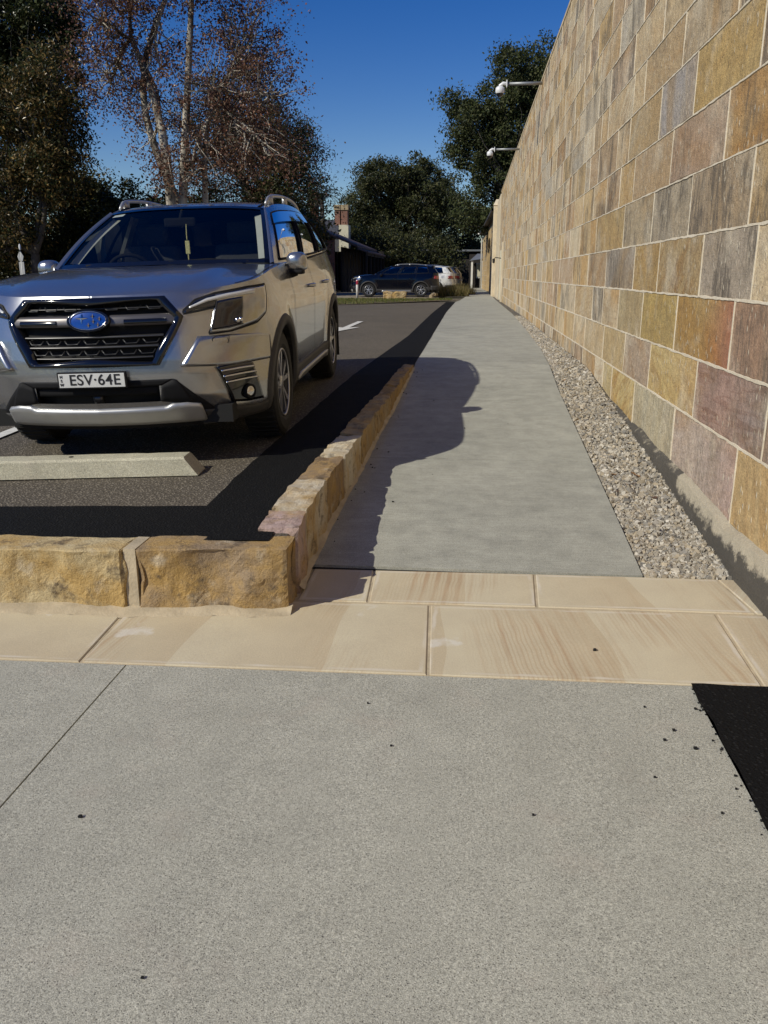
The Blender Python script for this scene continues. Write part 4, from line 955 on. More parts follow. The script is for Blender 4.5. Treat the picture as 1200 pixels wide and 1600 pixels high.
    spatch([(-.37, .487), (.37, .487)], [(-.36, .438), (.36, .438)], 24, 4, -.012, 1, .03).ob('intake_panel', M_['black_plastic'], li, True)
    spatch([(-.03, .44), (.03, .44)], [(-.025, .39), (.025, .39)], 4, 3, -.02, 1, .03).ob('intake_post', M_['dark_chrome'], li, True)
    # silver skid bar
    sk = lambda a, b: .030*(1-b)*1.0+.012
    spatch([(-.58, .372), (-.50, .386), (-.42, .384), (-.385, .366), (0, .362), (.385, .366), (.42, .384), (.50, .386), (.58, .372)], [(-.625, .262), (-.4, .262), (0, .260), (.4, .262), (.625, .262)], 60, 7, .02, 1, .05, lambda a, b: .006+.016*float(sst(0, .16, b))-.004*float(sst(.2, .3, b))-.004*float(sst(.85, 1., b))).ob('skid_plate', M_['satin_silver'], car, True)
    spatch([(-.62, .262), (.62, .262)], [(-.60, .236), (.60, .236)], 30, 3, .004, 1, .05).ob('bumper_lip', M_['black_plastic'], car)
    for s in (1, -1):
        # bumper cheek with its sunlit edge
        spatch([(.600, .742), (.80, .740), (1.06, .722), (1.2, .70)], [(.484, .586), (.72, .574), (.97, .566), (1.2, .56)], 26, 9, .02, s, .03, lambda a, b: .026*(1-float(sst(.05, .95, a)))*(.35+.65*float(sst(0, .25, b)))+.0015).ob('bumper_cheek', paint, car, True)
        # headlight
        hl = spatch([(.770, .958), (.88, .972), (1.0, .984), (1.20, .992)], [(.678, .757), (.82, .764), (1.03, .795), (1.135, .838)], 26, 12, .008, s).ob('headlight', M_['lamp_silver'], car, True)
        spatch([(.540, .882), (.62, .930), (.70, .950), (.772, .962)], [(.540, .868), (.62, .888), (.70, .893), (.765, .899)], 16, 5, .009, s).ob('light_housing', M_['lamp_dark'], hl, True)
        spatch([(.575, .903), (.70, .942), (.85, .962), (1.0, .975), (1.06, .976)], [(.575, .893), (.70, .925), (.85, .943), (.985, .953), (1.04, .953)], 30, 3, .015, s).ob('running_light', M_['drl_white'], hl, True)
        spatch([(.762, .925), (.86, .935), (.945, .940)], [(.690, .772), (.80, .777), (.905, .790)], 18, 10, .013, s).ob('lens_housing', M_['lamp_dark'], hl, True)
        MB().tube([surf(u, z, .017, s) for u, z in ((.762, .925), (.69, .772), (.80, .777), (.905, .790))], .004, 6).ob('lens_edge', M_['dark_chrome'], hl, True)
        for u0, z0 in ((.86, .812), (.885, .815)):
            c_ = surf(u0, z0, .022, s); ellip(c_, (.012, .017, .015), 10, 7).ob('lens', M_['chrome'], hl, True)
        sline([(.536, .872), (.54, .885), (.62, .936), (.77, .966), (1.0, .990), (1.21, .998)], .012, .009, s, 50).ob('headlight_gap', M_['void_black'], hl)
        sline([(.536, .868), (.70, .888), (.764, .893), (.672, .752), (.82, .757), (1.035, .788), (1.145, .836), (1.213, .994)], .010, .008, s, 90).ob('headlight_gap', M_['void_black'], hl)
        # fog lamp pocket
        fp = spatch([(.683, .570), (.80, .572), (.942, .567)], [(.785, .356), (.9, .340), (1.048, .337)], 18, 12, .010, s, .03, lambda a, b: .026-.010*math.sin(math.pi*a)).ob('fog_pocket', M_['gloss_black'], car, True)
        for z, a, b in ((.545, .70, .945), (.512, .712, .962), (.478, .728, .982)):
            MB().tube([surf(a+(b-a)*t, z+.004*math.sin(math.pi*t), .030, s) for t in np.linspace(0, 1, 14)], .0062, 8).ob('chrome_strip', M_['chrome'], fp, True)
        c_ = np.array(surf(.905, .400, .030, s)); n_ = np.array(surf(.905, .400, .05, s))-c_; n_ /= np.linalg.norm(n_); e1 = np.cross((0, 0, 1), n_); e1 /= np.linalg.norm(e1); e2 = np.cross(n_, e1)
        cir = lambda r, o_: [c_+n_*o_+(e1*math.cos(a)+e2*math.sin(a))*r for a in np.linspace(0, 2*math.pi, 25)]
        fg = MB().grid(np.array([cir(.044, -.02), cir(.044, .006), cir(.036, .008), cir(.033, 0.)])).ob('fog_lamp', M_['black_plastic'], fp, True)
        MB().grid(np.array([cir(.034, .002), cir(.028, .008), cir(.014, .012), cir(.0005, .013)])).ob('fog_lens', M_['chrome'], fg, True)
        sline([(.676, .697), (.680, .725), (.70, .736), (.775, .737), (.785, .728), (.778, .698), (.676, .694)], .005, .022, s, 50).ob('washer_cap', M_['trim_plastic'], car)
    # number plate
    pz = .534; po = surf(0, pz, .0)
    pl = MB().cbox((po[0]+.022, .006, pz), (.018, .392, .092), .006).ob('plate_surround', M_['black_plastic'], car)
    MB().cbox((po[0]+.031, .006, pz), (.006, .372, .076), .002).ob('number_plate', M_['plate_white'], pl)
    if plate:
        def text(s_, size, y, z, wx=1., name_='lettering'):
            cu = bpy.data.curves.new(name_, 'FONT'); cu.body = s_; cu.size = size; cu.align_x = 'CENTER'; cu.align_y = 'CENTER'; cu.extrude = .001; cu.offset = .0006; cu.space_character = 1.06
            o = bpy.data.objects.new(name_, cu); COL.objects.link(o)
            dg = bpy.context.evaluated_depsgraph_get(); me = bpy.data.meshes.new_from_object(o.evaluated_get(dg)); bpy.data.objects.remove(o)
            o = bpy.data.objects.new(name_, me); COL.objects.link(o); me.materials.clear(); me.materials.append(M_['plate_black'])
            o.parent = pl; o.location = (po[0]+.0352, y, z); o.rotation_euler = (math.pi/2, 0, math.pi/2); o.scale = (wx, 1, 1); return o
        text(plate, .083, .024, pz+.001, 1.0)
        for k, c_ in enumerate('NSW'): text(c_, .020, -.164, pz+.022-.022*k, 1.0)
    # wipers
    for a, b in (((-.40, -.50, 1.128), (-.37, .05, 1.135)), ((-.34, .10, 1.135), (-.45, .62, 1.125))):
        MB().tube([a, ((a[0]+b[0])/2, (a[1]+b[1])/2, a[2]+.012), b], [.010, .008, .005], 6).ob('wiper', M_['black_plastic'], car)
    # ---- interior
    MB().cbox((-.62, 0, .98), (.62, 1.38, .20), .05).ob('dashboard', M_['interior_dark'], car)
    MB().box((-1.9, 0, .42), (3.0, 1.5, .02)).box((-3.2, 0, .85), (.04, 1.35, .8)).ob('cabin_floor', M_['interior_dark'], car)
    for sx, sy in ((-1.45, .37), (-1.45, -.37), (-2.35, .42), (-2.35, 0), (-2.35, -.42)):
        st = MB().cbox((sx, sy, .95), (.16, .46, .62), .06).cbox((sx+.22, sy, .62), (.5, .46, .16), .05).ob('seat', M_['seat_cloth'], car, True)
        MB().cbox((sx-.03, sy, 1.34), (.10, .26, .17), .04).ob('headrest', M_['seat_cloth'], st, True)
    an = np.linspace(0, 2*math.pi, 33); sw = MB()
    sw.tube([(-.93+.07*math.sin(a), -.37+.185*math.cos(a), 1.03+.165*math.sin(a)) for a in an], .015, 8); sw.cbox((-.92, -.37, 1.02), (.05, .14, .10), .02); sw.box((-.92, -.37, 1.01), (.02, .34, .03))
    sw.ob('steering_wheel', M_['interior_dark'], car, True)
    MB().grid(full(RF)*[1, 1, 1]+np.array((0, 0, -.03))).ob('headlining', M_['interior_dark'], car)
    for s in (1, -1):
        ip = np.array(ws[-1]); ip = ip if s > 0 else flipy(ip); a_ = ip+np.array((-.035, -s*.03, -.01)); b_ = ip+np.array((-.05, -s*.085, -.015))
        MB().grid(np.stack([a_, b_], 1)[2:18]).ob('pillar_trim', M_['interior_pale'], car, True)
        MB().box((-1.70, s*.66, 1.30), (.13, .03, .42), 0, .9, Matrix.Rotation(s*.42, 3, 'X')).ob('pillar_trim', M_['interior_pale'], car)
    MB().cbox((-1.02, .0, 1.415), (.03, .24, .065), .015).tube([(-1.03, 0, 1.44), (-1.10, 0, 1.50)], .012, 6).ob('rear_view_mirror', M_['interior_dark'], car)
    if detail:
        ch_ = MB().tube([(-.99, .055, 1.40), (-.985, .052, 1.33), (-.985, .052, 1.29)], .004, 5).cbox((-.985, .052, 1.235), (.014, .034, .095), .004).tube([(-.985, .052, 1.19), (-.985, .05, 1.10)], [.006, .004], 5)
        ch_.ob('hanging_charm', M_['charm_yellow'], car)
        q = ws[17, 17]*[1, -1, 1]; MB().grid(np.array([[ws[i, j]*[1, -1, 1]+np.array((-.006, 0, -.004)) for j in (17, 18)] for i in range(18, 23)])).ob('windscreen_sticker', M_['sticker_white'], car)
    return car
def wheel(car, wx, s, detail=True):
    y1 = .885
    w = empty('wheel', (wx, s*(y1-.115), WR)); w.parent = car
    prof = [(.226, -.105), (.25, -.118), (.31, -.118), (.338, -.104), (.350, -.08), (.352, 0), (.350, .08), (.338, .104), (.31, .118), (.25, .118), (.226, .105)]
    ty = MB().lathe(prof, (0, 0, 0), 'y', 48)
    for k in range(48):
        a = 2*math.pi*k/48
        if detail: ty.box((.3475*math.cos(a), 0, .3475*math.sin(a)), (.012, .19, .012), 0, 1., None)
    ty.ob('tyre', MAT['rubber'], w, False)
    rim = MB().lathe([(.226, s*.106), (.218, s*.108), (.208, s*.09), (.200, s*.02), (.195, -s*.10)], (0, 0, 0), 'y', 40).ob('rim', MAT['rim_dark'], w, True)
    MB().lathe([(.2, s*.03), (.10, s*.035), (.0, s*.035)], (0, 0, 0), 'y', 24).ob('brake_disc', MAT['void_black'], rim)
    MB().tube([(.217*math.cos(a), s*.104, .217*math.sin(a)) for a in np.linspace(0, 2*math.pi, 49)], .009, 6).ob('rim_lip', MAT['rim_silver'], rim, True)
    MB().lathe([(.055, s*.05), (.055, s*.092), (.040, s*.100), (.0, s*.100)], (0, 0, 0), 'y', 20).ob('hub', MAT['rim_silver'], rim, True)
    for k in range(5):
        a = 2*math.pi*k/5+.3
        mb = MB()
        for da, wd in ((-.17, .9), (.17, .9)):
            p0 = np.array((.045*math.cos(a+da*.6), 0, .045*math.sin(a+da*.6))); p1 = np.array((.212*math.cos(a+da*1.5), 0, .212*math.sin(a+da*1.5)))
            t = (p1-p0)/np.linalg.norm(p1-p0); nn = np.array((-t[2], 0, t[0])); ya, yb = np.array((0, s*.098, 0)), np.array((0, s*.100, 0)); dp = np.array((0, -s*.035, 0))
            v = [p0-nn*.013+ya, p0+nn*.013+ya, p1+nn*.016+yb, p1-nn*.016+yb]; m_ = [x-t*0+np.array((0, s*.006, 0)) for x in v]
            mb.add([*v, *[x+dp for x in v]], [(0, 1, 2, 3), (4, 7, 6, 5), (0, 4, 5, 1), (1, 5, 6, 2), (2, 6, 7, 3), (3, 7, 4, 0)])
        mb.ob('spoke', MAT['rim_silver'], rim)
    return w
yaw, pit, rol = .0384, .0284, .0299
fx = Vector((math.sin(yaw)*math.cos(pit), -math.cos(yaw)*math.cos(pit), -math.sin(pit))); ly = Vector((math.cos(yaw), math.sin(yaw), 0)); uz = fx.cross(ly)
Mc = Matrix((fx, ly, uz)).transposed() @ Matrix.Rotation(rol, 3, 'X')
suv = build_car(MAT['silver_paint'], (-2.0883, 5.3881, .2861), Mc.to_euler(), 'parked_car', 'silver SUV with black grille parked nose-in behind the concrete wheel stop', None, True, 'ESV·64E')
def at(u, v, y):
    """point whose line of sight from the viewpoint passes photo pixel (u,v), y metres on"""
    r = _R @ Vector(((u-CX)/FPX, (v-CY)/FPX, 1)); r = r*(y/r.y); return Vector((r.x, r.y, r.z+CAMH))
# ------------------------------------------------------------------ small things
ws_ = empty('wheel_stop', (-2.4, 4.4, park_z(-2.4, 4.4)+.005)); ws_.rotation_euler = (0, -.03, .075)
tag(ws_, 'long cream concrete wheel stop on the asphalt in front of the silver car', 'wheel stop')
def wheel_stop():
    L = 1.83; n = 30; prof = [(-.088, 0), (-.080, .092), (-.066, .104), (.066, .104), (.080, .092), (.088, 0)]; A = np.zeros((n, len(prof), 3))
    for i in range(n):
        x = -L/2+L*i/(n-1)
        for j, (y, z) in enumerate(prof):
            xx = x; e = .075*(z/.104)
            if i < 2: xx = -L/2+(e if i == 0 else e+.01)
            if i > n-3: xx = L/2-(e if i == n-1 else e+.01)
            A[i, j] = (xx+.004*nz((x, y, z), 9), y+.002*nz((x*3, y, z), 5, 2), z*(1-.05*abs(nz((x*4, y, z), 3, 1))))
    mb = MB().grid(A, True); m = len(prof); mb.f.append(tuple(range(m))); mb.f.append(tuple((n-1)*m+j for j in range(m))[::-1])
    return mb
b_ = wheel_stop().ob('block', MAT['stop_concrete'], ws_)
for x in (-.55, .18): MB().lathe([(.014, .1045), (.011, .106), (.0, .1062)], (x, 0, 0), 'z', 12).ob('fixing_hole', MAT['void_black'], b_)
# pebbles and crumbs of asphalt on the slabs
mb = MB(); pr = random.Random(3)
for x, y, s in [(-.98, 1.79, .0045), (.62, 2.3, .004), (.66, 2.36, .0045), (.70, 2.26, .005), (.60, 2.5, .003), (.55, 2.1, .003), (.76, 2.5, .004), (.69, 1.95, .003), (.50, 2.92, .006), (-.62, 1.30, .003), (.2, 1.9, .003), (-.3, 2.45, .003), (-.2, 2.2, .003)]+[(.785+abs(pr.gauss(0, .012))*-1, pr.uniform(1.6, 2.64), pr.uniform(.0012, .0032)) for _ in range(34)]:
    c = (x, y, slab_z(x)+s*.5+.002); vs = [(c[0]+s*pr.uniform(.7, 1.2)*a, c[1]+s*pr.uniform(.7, 1.2)*b, c[2]+s*.6*d) for a in (-1, 1) for b in (-1, 1) for d in (-1, 1)]
    mb.add(vs, [(0, 1, 3, 2), (4, 6, 7, 5), (0, 4, 5, 1), (2, 3, 7, 6), (0, 2, 6, 4), (1, 5, 7, 3)])
for k in range(30):
    y = pr.uniform(3.8, 9); x = pr.uniform(path_l(y)+.02, path_r(y)-.05)
    if pr.random() < .6: x = path_l(y)+abs(pr.gauss(0, .05))+.02
    s = pr.uniform(.002, .0055); z = path_z(y)+.004
    vs = [(x+s*pr.uniform(.6, 1.2)*a, y+s*pr.uniform(.6, 1.2)*b, z+s*.5*(d+1)) for a in (-1, 1) for b in (-1, 1) for d in (-1, 1)]
    mb.add(vs, [(0, 1, 3, 2), (4, 6, 7, 5), (0, 4, 5, 1), (2, 3, 7, 6), (0, 2, 6, 4), (1, 5, 7, 3)])
tag(mb.ob('asphalt_crumbs', MAT['void_black']), 'scattered dark asphalt crumbs lying on the pale concrete', 'crumbs', kind='stuff')
# fallen leaves on the gravel
def leaf_mesh(k):
    pts = [(0, -.5), (.10, -.22), (.38, -.30), (.30, -.08), (.52, .08), (.26, .12), (.30, .36), (.10, .26), (0, .55), (-.10, .26), (-.30, .36), (-.26, .12), (-.52, .08), (-.30, -.08), (-.38, -.30), (-.10, -.22)]
    v = [(x, y, .18*(x*x+y*y)+.10*nz((x*2, y*2, k), 1)) for x, y in pts]+[(0, 0, -.02)]
    me = bpy.data.meshes.new('fallen_leaf'); me.from_pydata(v, [], [(i, (i+1) % 16, 16) for i in range(16)]); return me
lm = [leaf_mesh(k) for k in range(4)]
plain('dead_leaf', (.22, .085, .03), .8, 0, .4, 6); plain('dead_leaf_tan', (.30, .17, .075), .8, 0, .4, 6); plain('dead_leaf_dark', (.09, .05, .03), .8, 0, .4, 6)
for m_ in lm: m_.materials.append(MAT['dead_leaf'])
lrn = random.Random(9)
spots = [(1.02, 5.15, .075, 'dead_leaf'), (1.09, 5.35, .085, 'dead_leaf_tan'), (.95, 5.35, .05, 'dead_leaf_tan'), (1.12, 4.9, .05, 'dead_leaf_dark')]
for k in range(14):
    y = lrn.choice([lrn.uniform(8.2, 9.6), lrn.uniform(4.0, 9.0), lrn.uniform(9, 14)]); spots.append((lrn.uniform(path_r(y)+.05, 1.2), y, lrn.uniform(.03, .07), lrn.choice(['dead_leaf', 'dead_leaf_dark', 'dead_leaf_tan'])))
spots.sort(key=lambda t: t[1])
ORD = 'first second third fourth fifth sixth seventh eighth ninth tenth eleventh twelfth thirteenth fourteenth fifteenth sixteenth seventeenth eighteenth nineteenth twentieth twenty-first twenty-second twenty-third twenty-fourth twenty-fifth twenty-sixth'.split()
LC = {'dead_leaf': 'rust brown', 'dead_leaf_tan': 'tan', 'dead_leaf_dark': 'dark brown'}
for k, (x, y, s, m_) in enumerate(spots):
    o = bpy.data.objects.new('fallen_leaf', lm[k % 4]); COL.objects.link(o); o.location = (x, y, grav_z(y)+.028); o.scale = (s, s, s); o.rotation_euler = (lrn.uniform(-.4, .4), lrn.uniform(-.4, .4), lrn.uniform(0, 6.28))
    o.material_slots[0].link = 'OBJECT'; o.material_slots[0].material = MAT[m_]
    tag(o, LC[m_]+' fallen leaf on the gravel strip, '+ORD[k]+' counting from the threshold', 'leaf', 'fallen leaves on the gravel')
# ------------------------------------------------------------------ verge beyond the car park
def verge_z(x, y): return Gz(y)+.02
verge = sheet('grass_verge', ys_(28.5, 40, 14), lambda y: -40., lambda y: path_l(y)-.0, lambda x, y: (Gz(y)+.004 if y < 30 else Gz(y)+.03)+(.0 if y < 39 else -.02), MAT['soil'], 30)
for v in verge.data.vertices:     # the near edge runs away to the right
    if v.co.y < 36: t = (36-v.co.y)/7.5; v.co.y += t*max(0, min(1, (v.co.x+5.2)/4.4))*7.0
def blades(name, n, region, hgt, cols, label, cat, wid=.012, seed=1):
    r = np.random.default_rng(seed); P = np.array([region(r) for _ in range(n)]); a = r.uniform(0, 6.28, n); hh = hgt*r.uniform(.5, 1.3, n); w_ = wid*r.uniform(.6, 1.4, n); b = r.uniform(0, 6.28, n)
    d = np.stack([np.cos(a)*w_, np.sin(a)*w_, 0*a], 1); tip = P+np.stack([np.cos(b)*hh*.5, np.sin(b)*hh*.5, hh], 1)
    V = np.stack([P-d, P+d, tip], 1).reshape(-1, 3); F = np.arange(3*n).reshape(-1, 3)
    C = np.repeat(np.array(cols)[r.integers(len(cols), size=n)]*r.uniform(.7, 1.2, (n, 1)), 3, 0)
    return tag(raw(name, V, F, MAT['leaf'], None, False, C), label, cat, kind='stuff')
def vreg(r):
    while True:
        x = r.uniform(-16, -.8); y = r.uniform(29, 39.5)
        e = 28.6+7.0*max(0, min(1, (x+5.2)/4.4))
        if y > e+.1: return (x, y, Gz(y)+.02)
blades('grass', 26000, vreg, .075, [(.10, .125, .03), (.15, .15, .045), (.20, .175, .07), (.08, .11, .025)], 'patchy short green grass on the verge beyond the car park', 'grass', .014, 4)
def tuft(x0, y0, R, n, hgt, seed, name, label):
    def rg(r):
        a = r.uniform(0, 6.28); q = R*math.sqrt(r.random()); return (x0+q*math.cos(a)*1.2, y0+q*math.sin(a), Gz(y0)+.02)
    o = blades(name, n, rg, hgt, [(.16, .14, .05), (.22, .18, .08), (.12, .125, .04), (.26, .20, .10)], label, 'plant', .012, seed); o.data.name = name
    if 'kind' in o: del o['kind']
    return o
tuft(-.95, 45.5, .75, 900, .60, 5, 'grass_tussock', 'dry tufted grass clump beside the path end near the white car')
tuft(-.55, 50.5, .7, 700, .50, 6, 'grass_tussock', 'low green brown clump farther along the path by the porch')
# sandstone boulder, marker post, timber edging
bo = rough_block('boulder', (-3.98, 38.95, .25), (-2.92, 39.55, .64), 91, .05, (.42, .32, .17), None, (14, 8, 7), None, .8); tag(bo, 'squared golden sandstone boulder on the grass before the navy SUV', 'boulder')
po = empty('marker_post', (-5.15, 39.0, Gz(39))); tag(po, 'short white marker post with red band on the grass by the navy SUV', 'post')
MB().tube([(0, 0, 0), (0, 0, .84)], .055, 12).ob('shaft', MAT['old_paint'], po, True); MB().lathe([(.058, .66), (.058, .84), (.03, .87), (0, .875)], (0, 0, 0), 'z', 12).ob('reflector_band', MAT['lamp_red'], po, True)
ed = empty('timber_edging', (-1.7, 46, .27)); tag(ed, 'pale broken log edging running between the navy SUV and the path', 'edging')
for k in range(6):
    t0, t1 = k/6, (k+.86)/6; a = (-1.95+.62*t0, 42.2+9.5*t0, .34+.07*(k % 2)); b = (-1.95+.62*t1, 42.2+9.5*t1, .36+.06*((k+1) % 2))
    o = MB().tube([a, b], .085, 8).ob('log', MAT['chimney_stone']); ch(o, ed)
# ------------------------------------------------------------------ other parked cars
build_car(MAT['navy_paint'], (-5.30, 44.6, .27), (0, 0, math.pi+.05), 'parked_car', 'dark navy SUV parked side-on behind the sandstone boulder', 'cars parked beyond the verge', False)
build_car(MAT['white_paint'], (-4.55, 48.4, .27), (0, 0, math.pi-.10), 'parked_car', 'white car whose tail shows just behind the navy SUV', 'cars parked beyond the verge', False)
build_car(MAT['grey_paint'], (-4.25, 53.2, .27), (0, 0, math.pi-.14), 'parked_car', 'pale grey car parked behind the white car', 'cars parked beyond the verge', False)
# ------------------------------------------------------------------ buildings
def gable_roof(mb, x0, x1, y0, y1, z, hgt, ov=.4, hip=0.):
    x0 -= ov; x1 += ov; y0 -= ov; y1 += ov; ym = (y0+y1)/2
    v = [(x0, y0, z), (x1, y0, z), (x1, y1, z), (x0, y1, z), (x0+hip, ym, z+hgt), (x1-hip, ym, z+hgt), (x0, y0, z-.12), (x1, y0, z-.12), (x1, y1, z-.12), (x0, y1, z-.12)]
    return mb.add(v, [(0, 1, 5, 4), (2, 3, 4, 5), (1, 2, 5), (3, 0, 4), (6, 7, 1, 0), (7, 8, 2, 1), (8, 9, 3, 2), (9, 6, 0, 3), (9, 8, 7, 6)])
bh = empty('brick_house', (-11.5, 62, .27)); tag(bh, 'old red brick house with dark verandah and brick chimneys behind the silver car', 'house')
ch(MB().box((-14.0, 64, 2.2), (6.4, 9, 3.9)).ob('wall', MAT['red_brick']), bh)
rf = ch(gable_roof(MB(), -17.4, -11.0, 59.5, 68.5, 4.2, 1.2, .3, 2.2).ob('roof', MAT['slate']), bh)
vr = ch(MB().add([(-11.2, 56.6, 4.75), (-7.45, 56.6, 3.25), (-7.45, 68.5, 3.25), (-11.2, 68.5, 4.75), (-11.2, 56.6, 4.62), (-7.45, 56.6, 3.12), (-7.45, 68.5, 3.12), (-11.2, 68.5, 4.62)], [(0, 1, 2, 3), (7, 6, 5, 4), (0, 4, 5, 1), (1, 5, 6, 2), (2, 6, 7, 3), (3, 7, 4, 0)]).ob('verandah_roof', MAT['roof_rust']), bh)
ch(MB().add([(-7.5, 56.9, 3.1), (-6.75, 56.9, 2.85), (-6.75, 68.5, 2.85), (-7.5, 68.5, 3.1), (-7.5, 56.9, 3.0), (-6.75, 56.9, 2.75), (-6.75, 68.5, 2.75), (-7.5, 68.5, 3.0)], [(0, 1, 2, 3), (7, 6, 5, 4), (0, 4, 5, 1), (1, 5, 6, 2), (2, 6, 7, 3), (3, 7, 4, 0)]).ob('eave_roof', MAT['roof_rust']), bh)
for k in range(6):
    y = 57.1+k*2.2
    ch(MB().box((-6.9, y, 1.5), (.14, .14, 2.5)).ob('verandah_post', MAT['timber_dark']), bh)
ch(MB().box((-6.9, 62.5, 2.70), (.08, 11.6, .20)).ob('verandah_beam', MAT['timber_dark']), bh)
ch(MB().box((-9.75, 56.9, 1.9), (1.5, .3, 3.3)).ob('wing_wall', MAT['red_brick']), bh)
for k in range(9): ch(MB().box((-8.9+.22*k, 57.4, 1.55), (.06, .08, 2.6)).ob('screen_batten', MAT['timber_dark']), bh)
ch(MB().box((-8.6, 63, 1.7), (.1, 11.4, 2.9)).box((-9.4, 68.3, 1.7), (5, .1, 2.9)).ob('verandah_wall', MAT['timber_dark']), bh)
for x, y, zt, w in ((-10.95, 60.5, 6.75, .58),):
    c_ = ch(MB().box((x, y, (zt+3)/2), (w, w, zt-3)).ob('chimney', MAT['red_brick']), bh)
    ch(MB().box((x, y, zt-.75), (w+.22, w+.22, .14)).box((x, y, zt-.37), (w+.12, w+.12, .63)).box((x, y, zt+.0), (w+.24, w+.24, .11)).ob('chimney_cap', MAT['chimney_stone']), bh)
rh = empty('rendered_house', (-11.4, 72, .27)); tag(rh, 'cream rendered house end with slate roof and twin-stack chimney beyond the brick house', 'house')
ch(MB().box((-12.8, 74.5, 2.4), (4.6, 5.6, 4.3)).ob('wall', MAT['slate']), rh)
ch(gable_roof(MB(), -15.6, -10.8, 71.6, 77.4, 4.55, 1.35, .1, .0).ob('roof', MAT['slate']), rh)
ch(MB().box((-10.45, 71.6, 2.8), (.78, 1.4, 5.0)).ob('gable_end', MAT['stucco_cream']), rh)
for x_, w_ in ((-11.0, .42), (-10.43, .52)):
    ch(MB().box((x_, 71.6, 5.95), (w_, .7, 1.3)).ob('chimney_stack', MAT['red_brick']), rh)
    ch(MB().box((x_, 71.6, 6.66), (w_+.16, .84, .40)).ob('chimney_cap', MAT['chimney_stone']), rh)
# stone building with an arched opening at the end of the path
sb = empty('stone_building', (1.3, 58, .27)); tag(sb, 'golden sandstone building with a tall arched window at the end of the path', 'building')
p0, p1 = Vector((1.30, 47.2)), Vector((.93, 74.)); dv = (p1-p0).normalized(); nv = Vector((-dv.y, dv.x)); L_ = (p1-p0).length
def onb(t, z, d=0.): q = p0+dv*t+nv*d; return (q.x, q.y, z)
def facade():
    mb = MB(); a0, a1, zs, r_ = 9., 14.2, 3.0, 2.6; top = 4.72
    arc = [(a0, .27)]+[(a0, zs)]+[((a0+a1)/2-(a1-a0)/2*math.cos(math.pi*k/10), zs+.75*math.sin(math.pi*k/10)) for k in range(1, 10)]+[(a1, zs), (a1, .27)]
    mb.add([onb(t, z) for t, z in ((0, .2), (a0, .2), (a0, top), (0, top))], [(0, 1, 2, 3)]); mb.add([onb(t, z) for t, z in ((a1, .2), (L_, .2), (L_, top), (a1, top))], [(0, 1, 2, 3)])
    up = arc[1:-1]
    for (t, z), (t2, z2) in zip(up[:-1], up[1:]): mb.add([onb(t, z), onb(t2, z2), onb(t2, top), onb(t, top)], [(0, 1, 2, 3)])
    for (t, z), (t2, z2) in zip(arc[:-1], arc[1:]): mb.add([onb(t, z), onb(t2, z2), onb(t2, z2, -.5), onb(t, z, -.5)], [(0, 1, 2, 3)])
    mb.add([onb(L_, .2), onb(L_, .2, -5), onb(L_, top, -5), onb(L_, top)], [(0, 1, 2, 3)]); mb.add([onb(0, .2), onb(0, .2, -5), onb(0, top, -5), onb(0, top)], [(0, 1, 2, 3)])
    return mb
ch(facade().ob('wall', MAT['gold_stone']), sb)
ch(MB().add([onb(9, .27, -.4), onb(14.2, .27, -.4), onb(14.2, 3.9, -.4), onb(9, 3.9, -.4)], [(0, 1, 2, 3)]).ob('window', MAT['gloss_black']), sb)
fr_ = MB()
for t in (10.7, 12.4): fr_.tube([onb(t, .3, -.36), onb(t, 3.7, -.36)], .05, 6)
for z in (1.3, 2.3, 3.2): fr_.tube([onb(9, z, -.36), onb(14.2, z, -.36)], .05, 6)
ch(fr_.ob('window_bars', MAT['timber_dark']), sb)
ch(MB().add([onb(-1, 5.55, -5), onb(L_+.4, 5.55, -5), onb(L_+.4, 4.66, .35), onb(-1, 4.66, .35), onb(-1, 5.45, -5), onb(L_+.4, 5.45, -5), onb(L_+.4, 4.56, .35), onb(-1, 4.56, .35)], [(0, 1, 2, 3), (7, 6, 5, 4), (2, 6, 7, 3), (1, 5, 6, 2)]).ob('roof', MAT['slate']), sb)
sj = MB()
for z in np.arange(.6, 4.6, .36): sj.add([onb(.2, z, .012), onb(8.9, z, .012), onb(8.9, z+.02, .012), onb(.2, z+.02, .012)], [(0, 1, 2, 3)]); sj.add([onb(14.3, z, .012), onb(L_-.1, z, .012), onb(L_-.1, z+.02, .012), onb(14.3, z+.02, .012)], [(0, 1, 2, 3)])
ch(sj.ob('bed_joints', MAT['lime_mortar']), sb)
for k in range(24):
    z = .62+.36*lrn.randrange(0, 10); t = lrn.choice([lrn.uniform(.3, 7.5), lrn.uniform(14.6, 24)]); ln = lrn.uniform(.8, 1.5)
    o = ch(raw('stone_block', [onb(t, z+.02, .006), onb(t+ln, z+.02, .006), onb(t+ln, z+.35, .006), onb(t, z+.35, .006)], [(0, 1, 2, 3)], lrn.choice([MAT['chimney_stone'], MAT['stone_cream']])), sb)
ch(MB().tube([onb(L_+.1, .3, .1), onb(L_+.1, 4.5, .1), onb(L_+.1, 4.75, .45)], .06, 8).ob('downpipe', MAT['house_white'], None, True), sb)
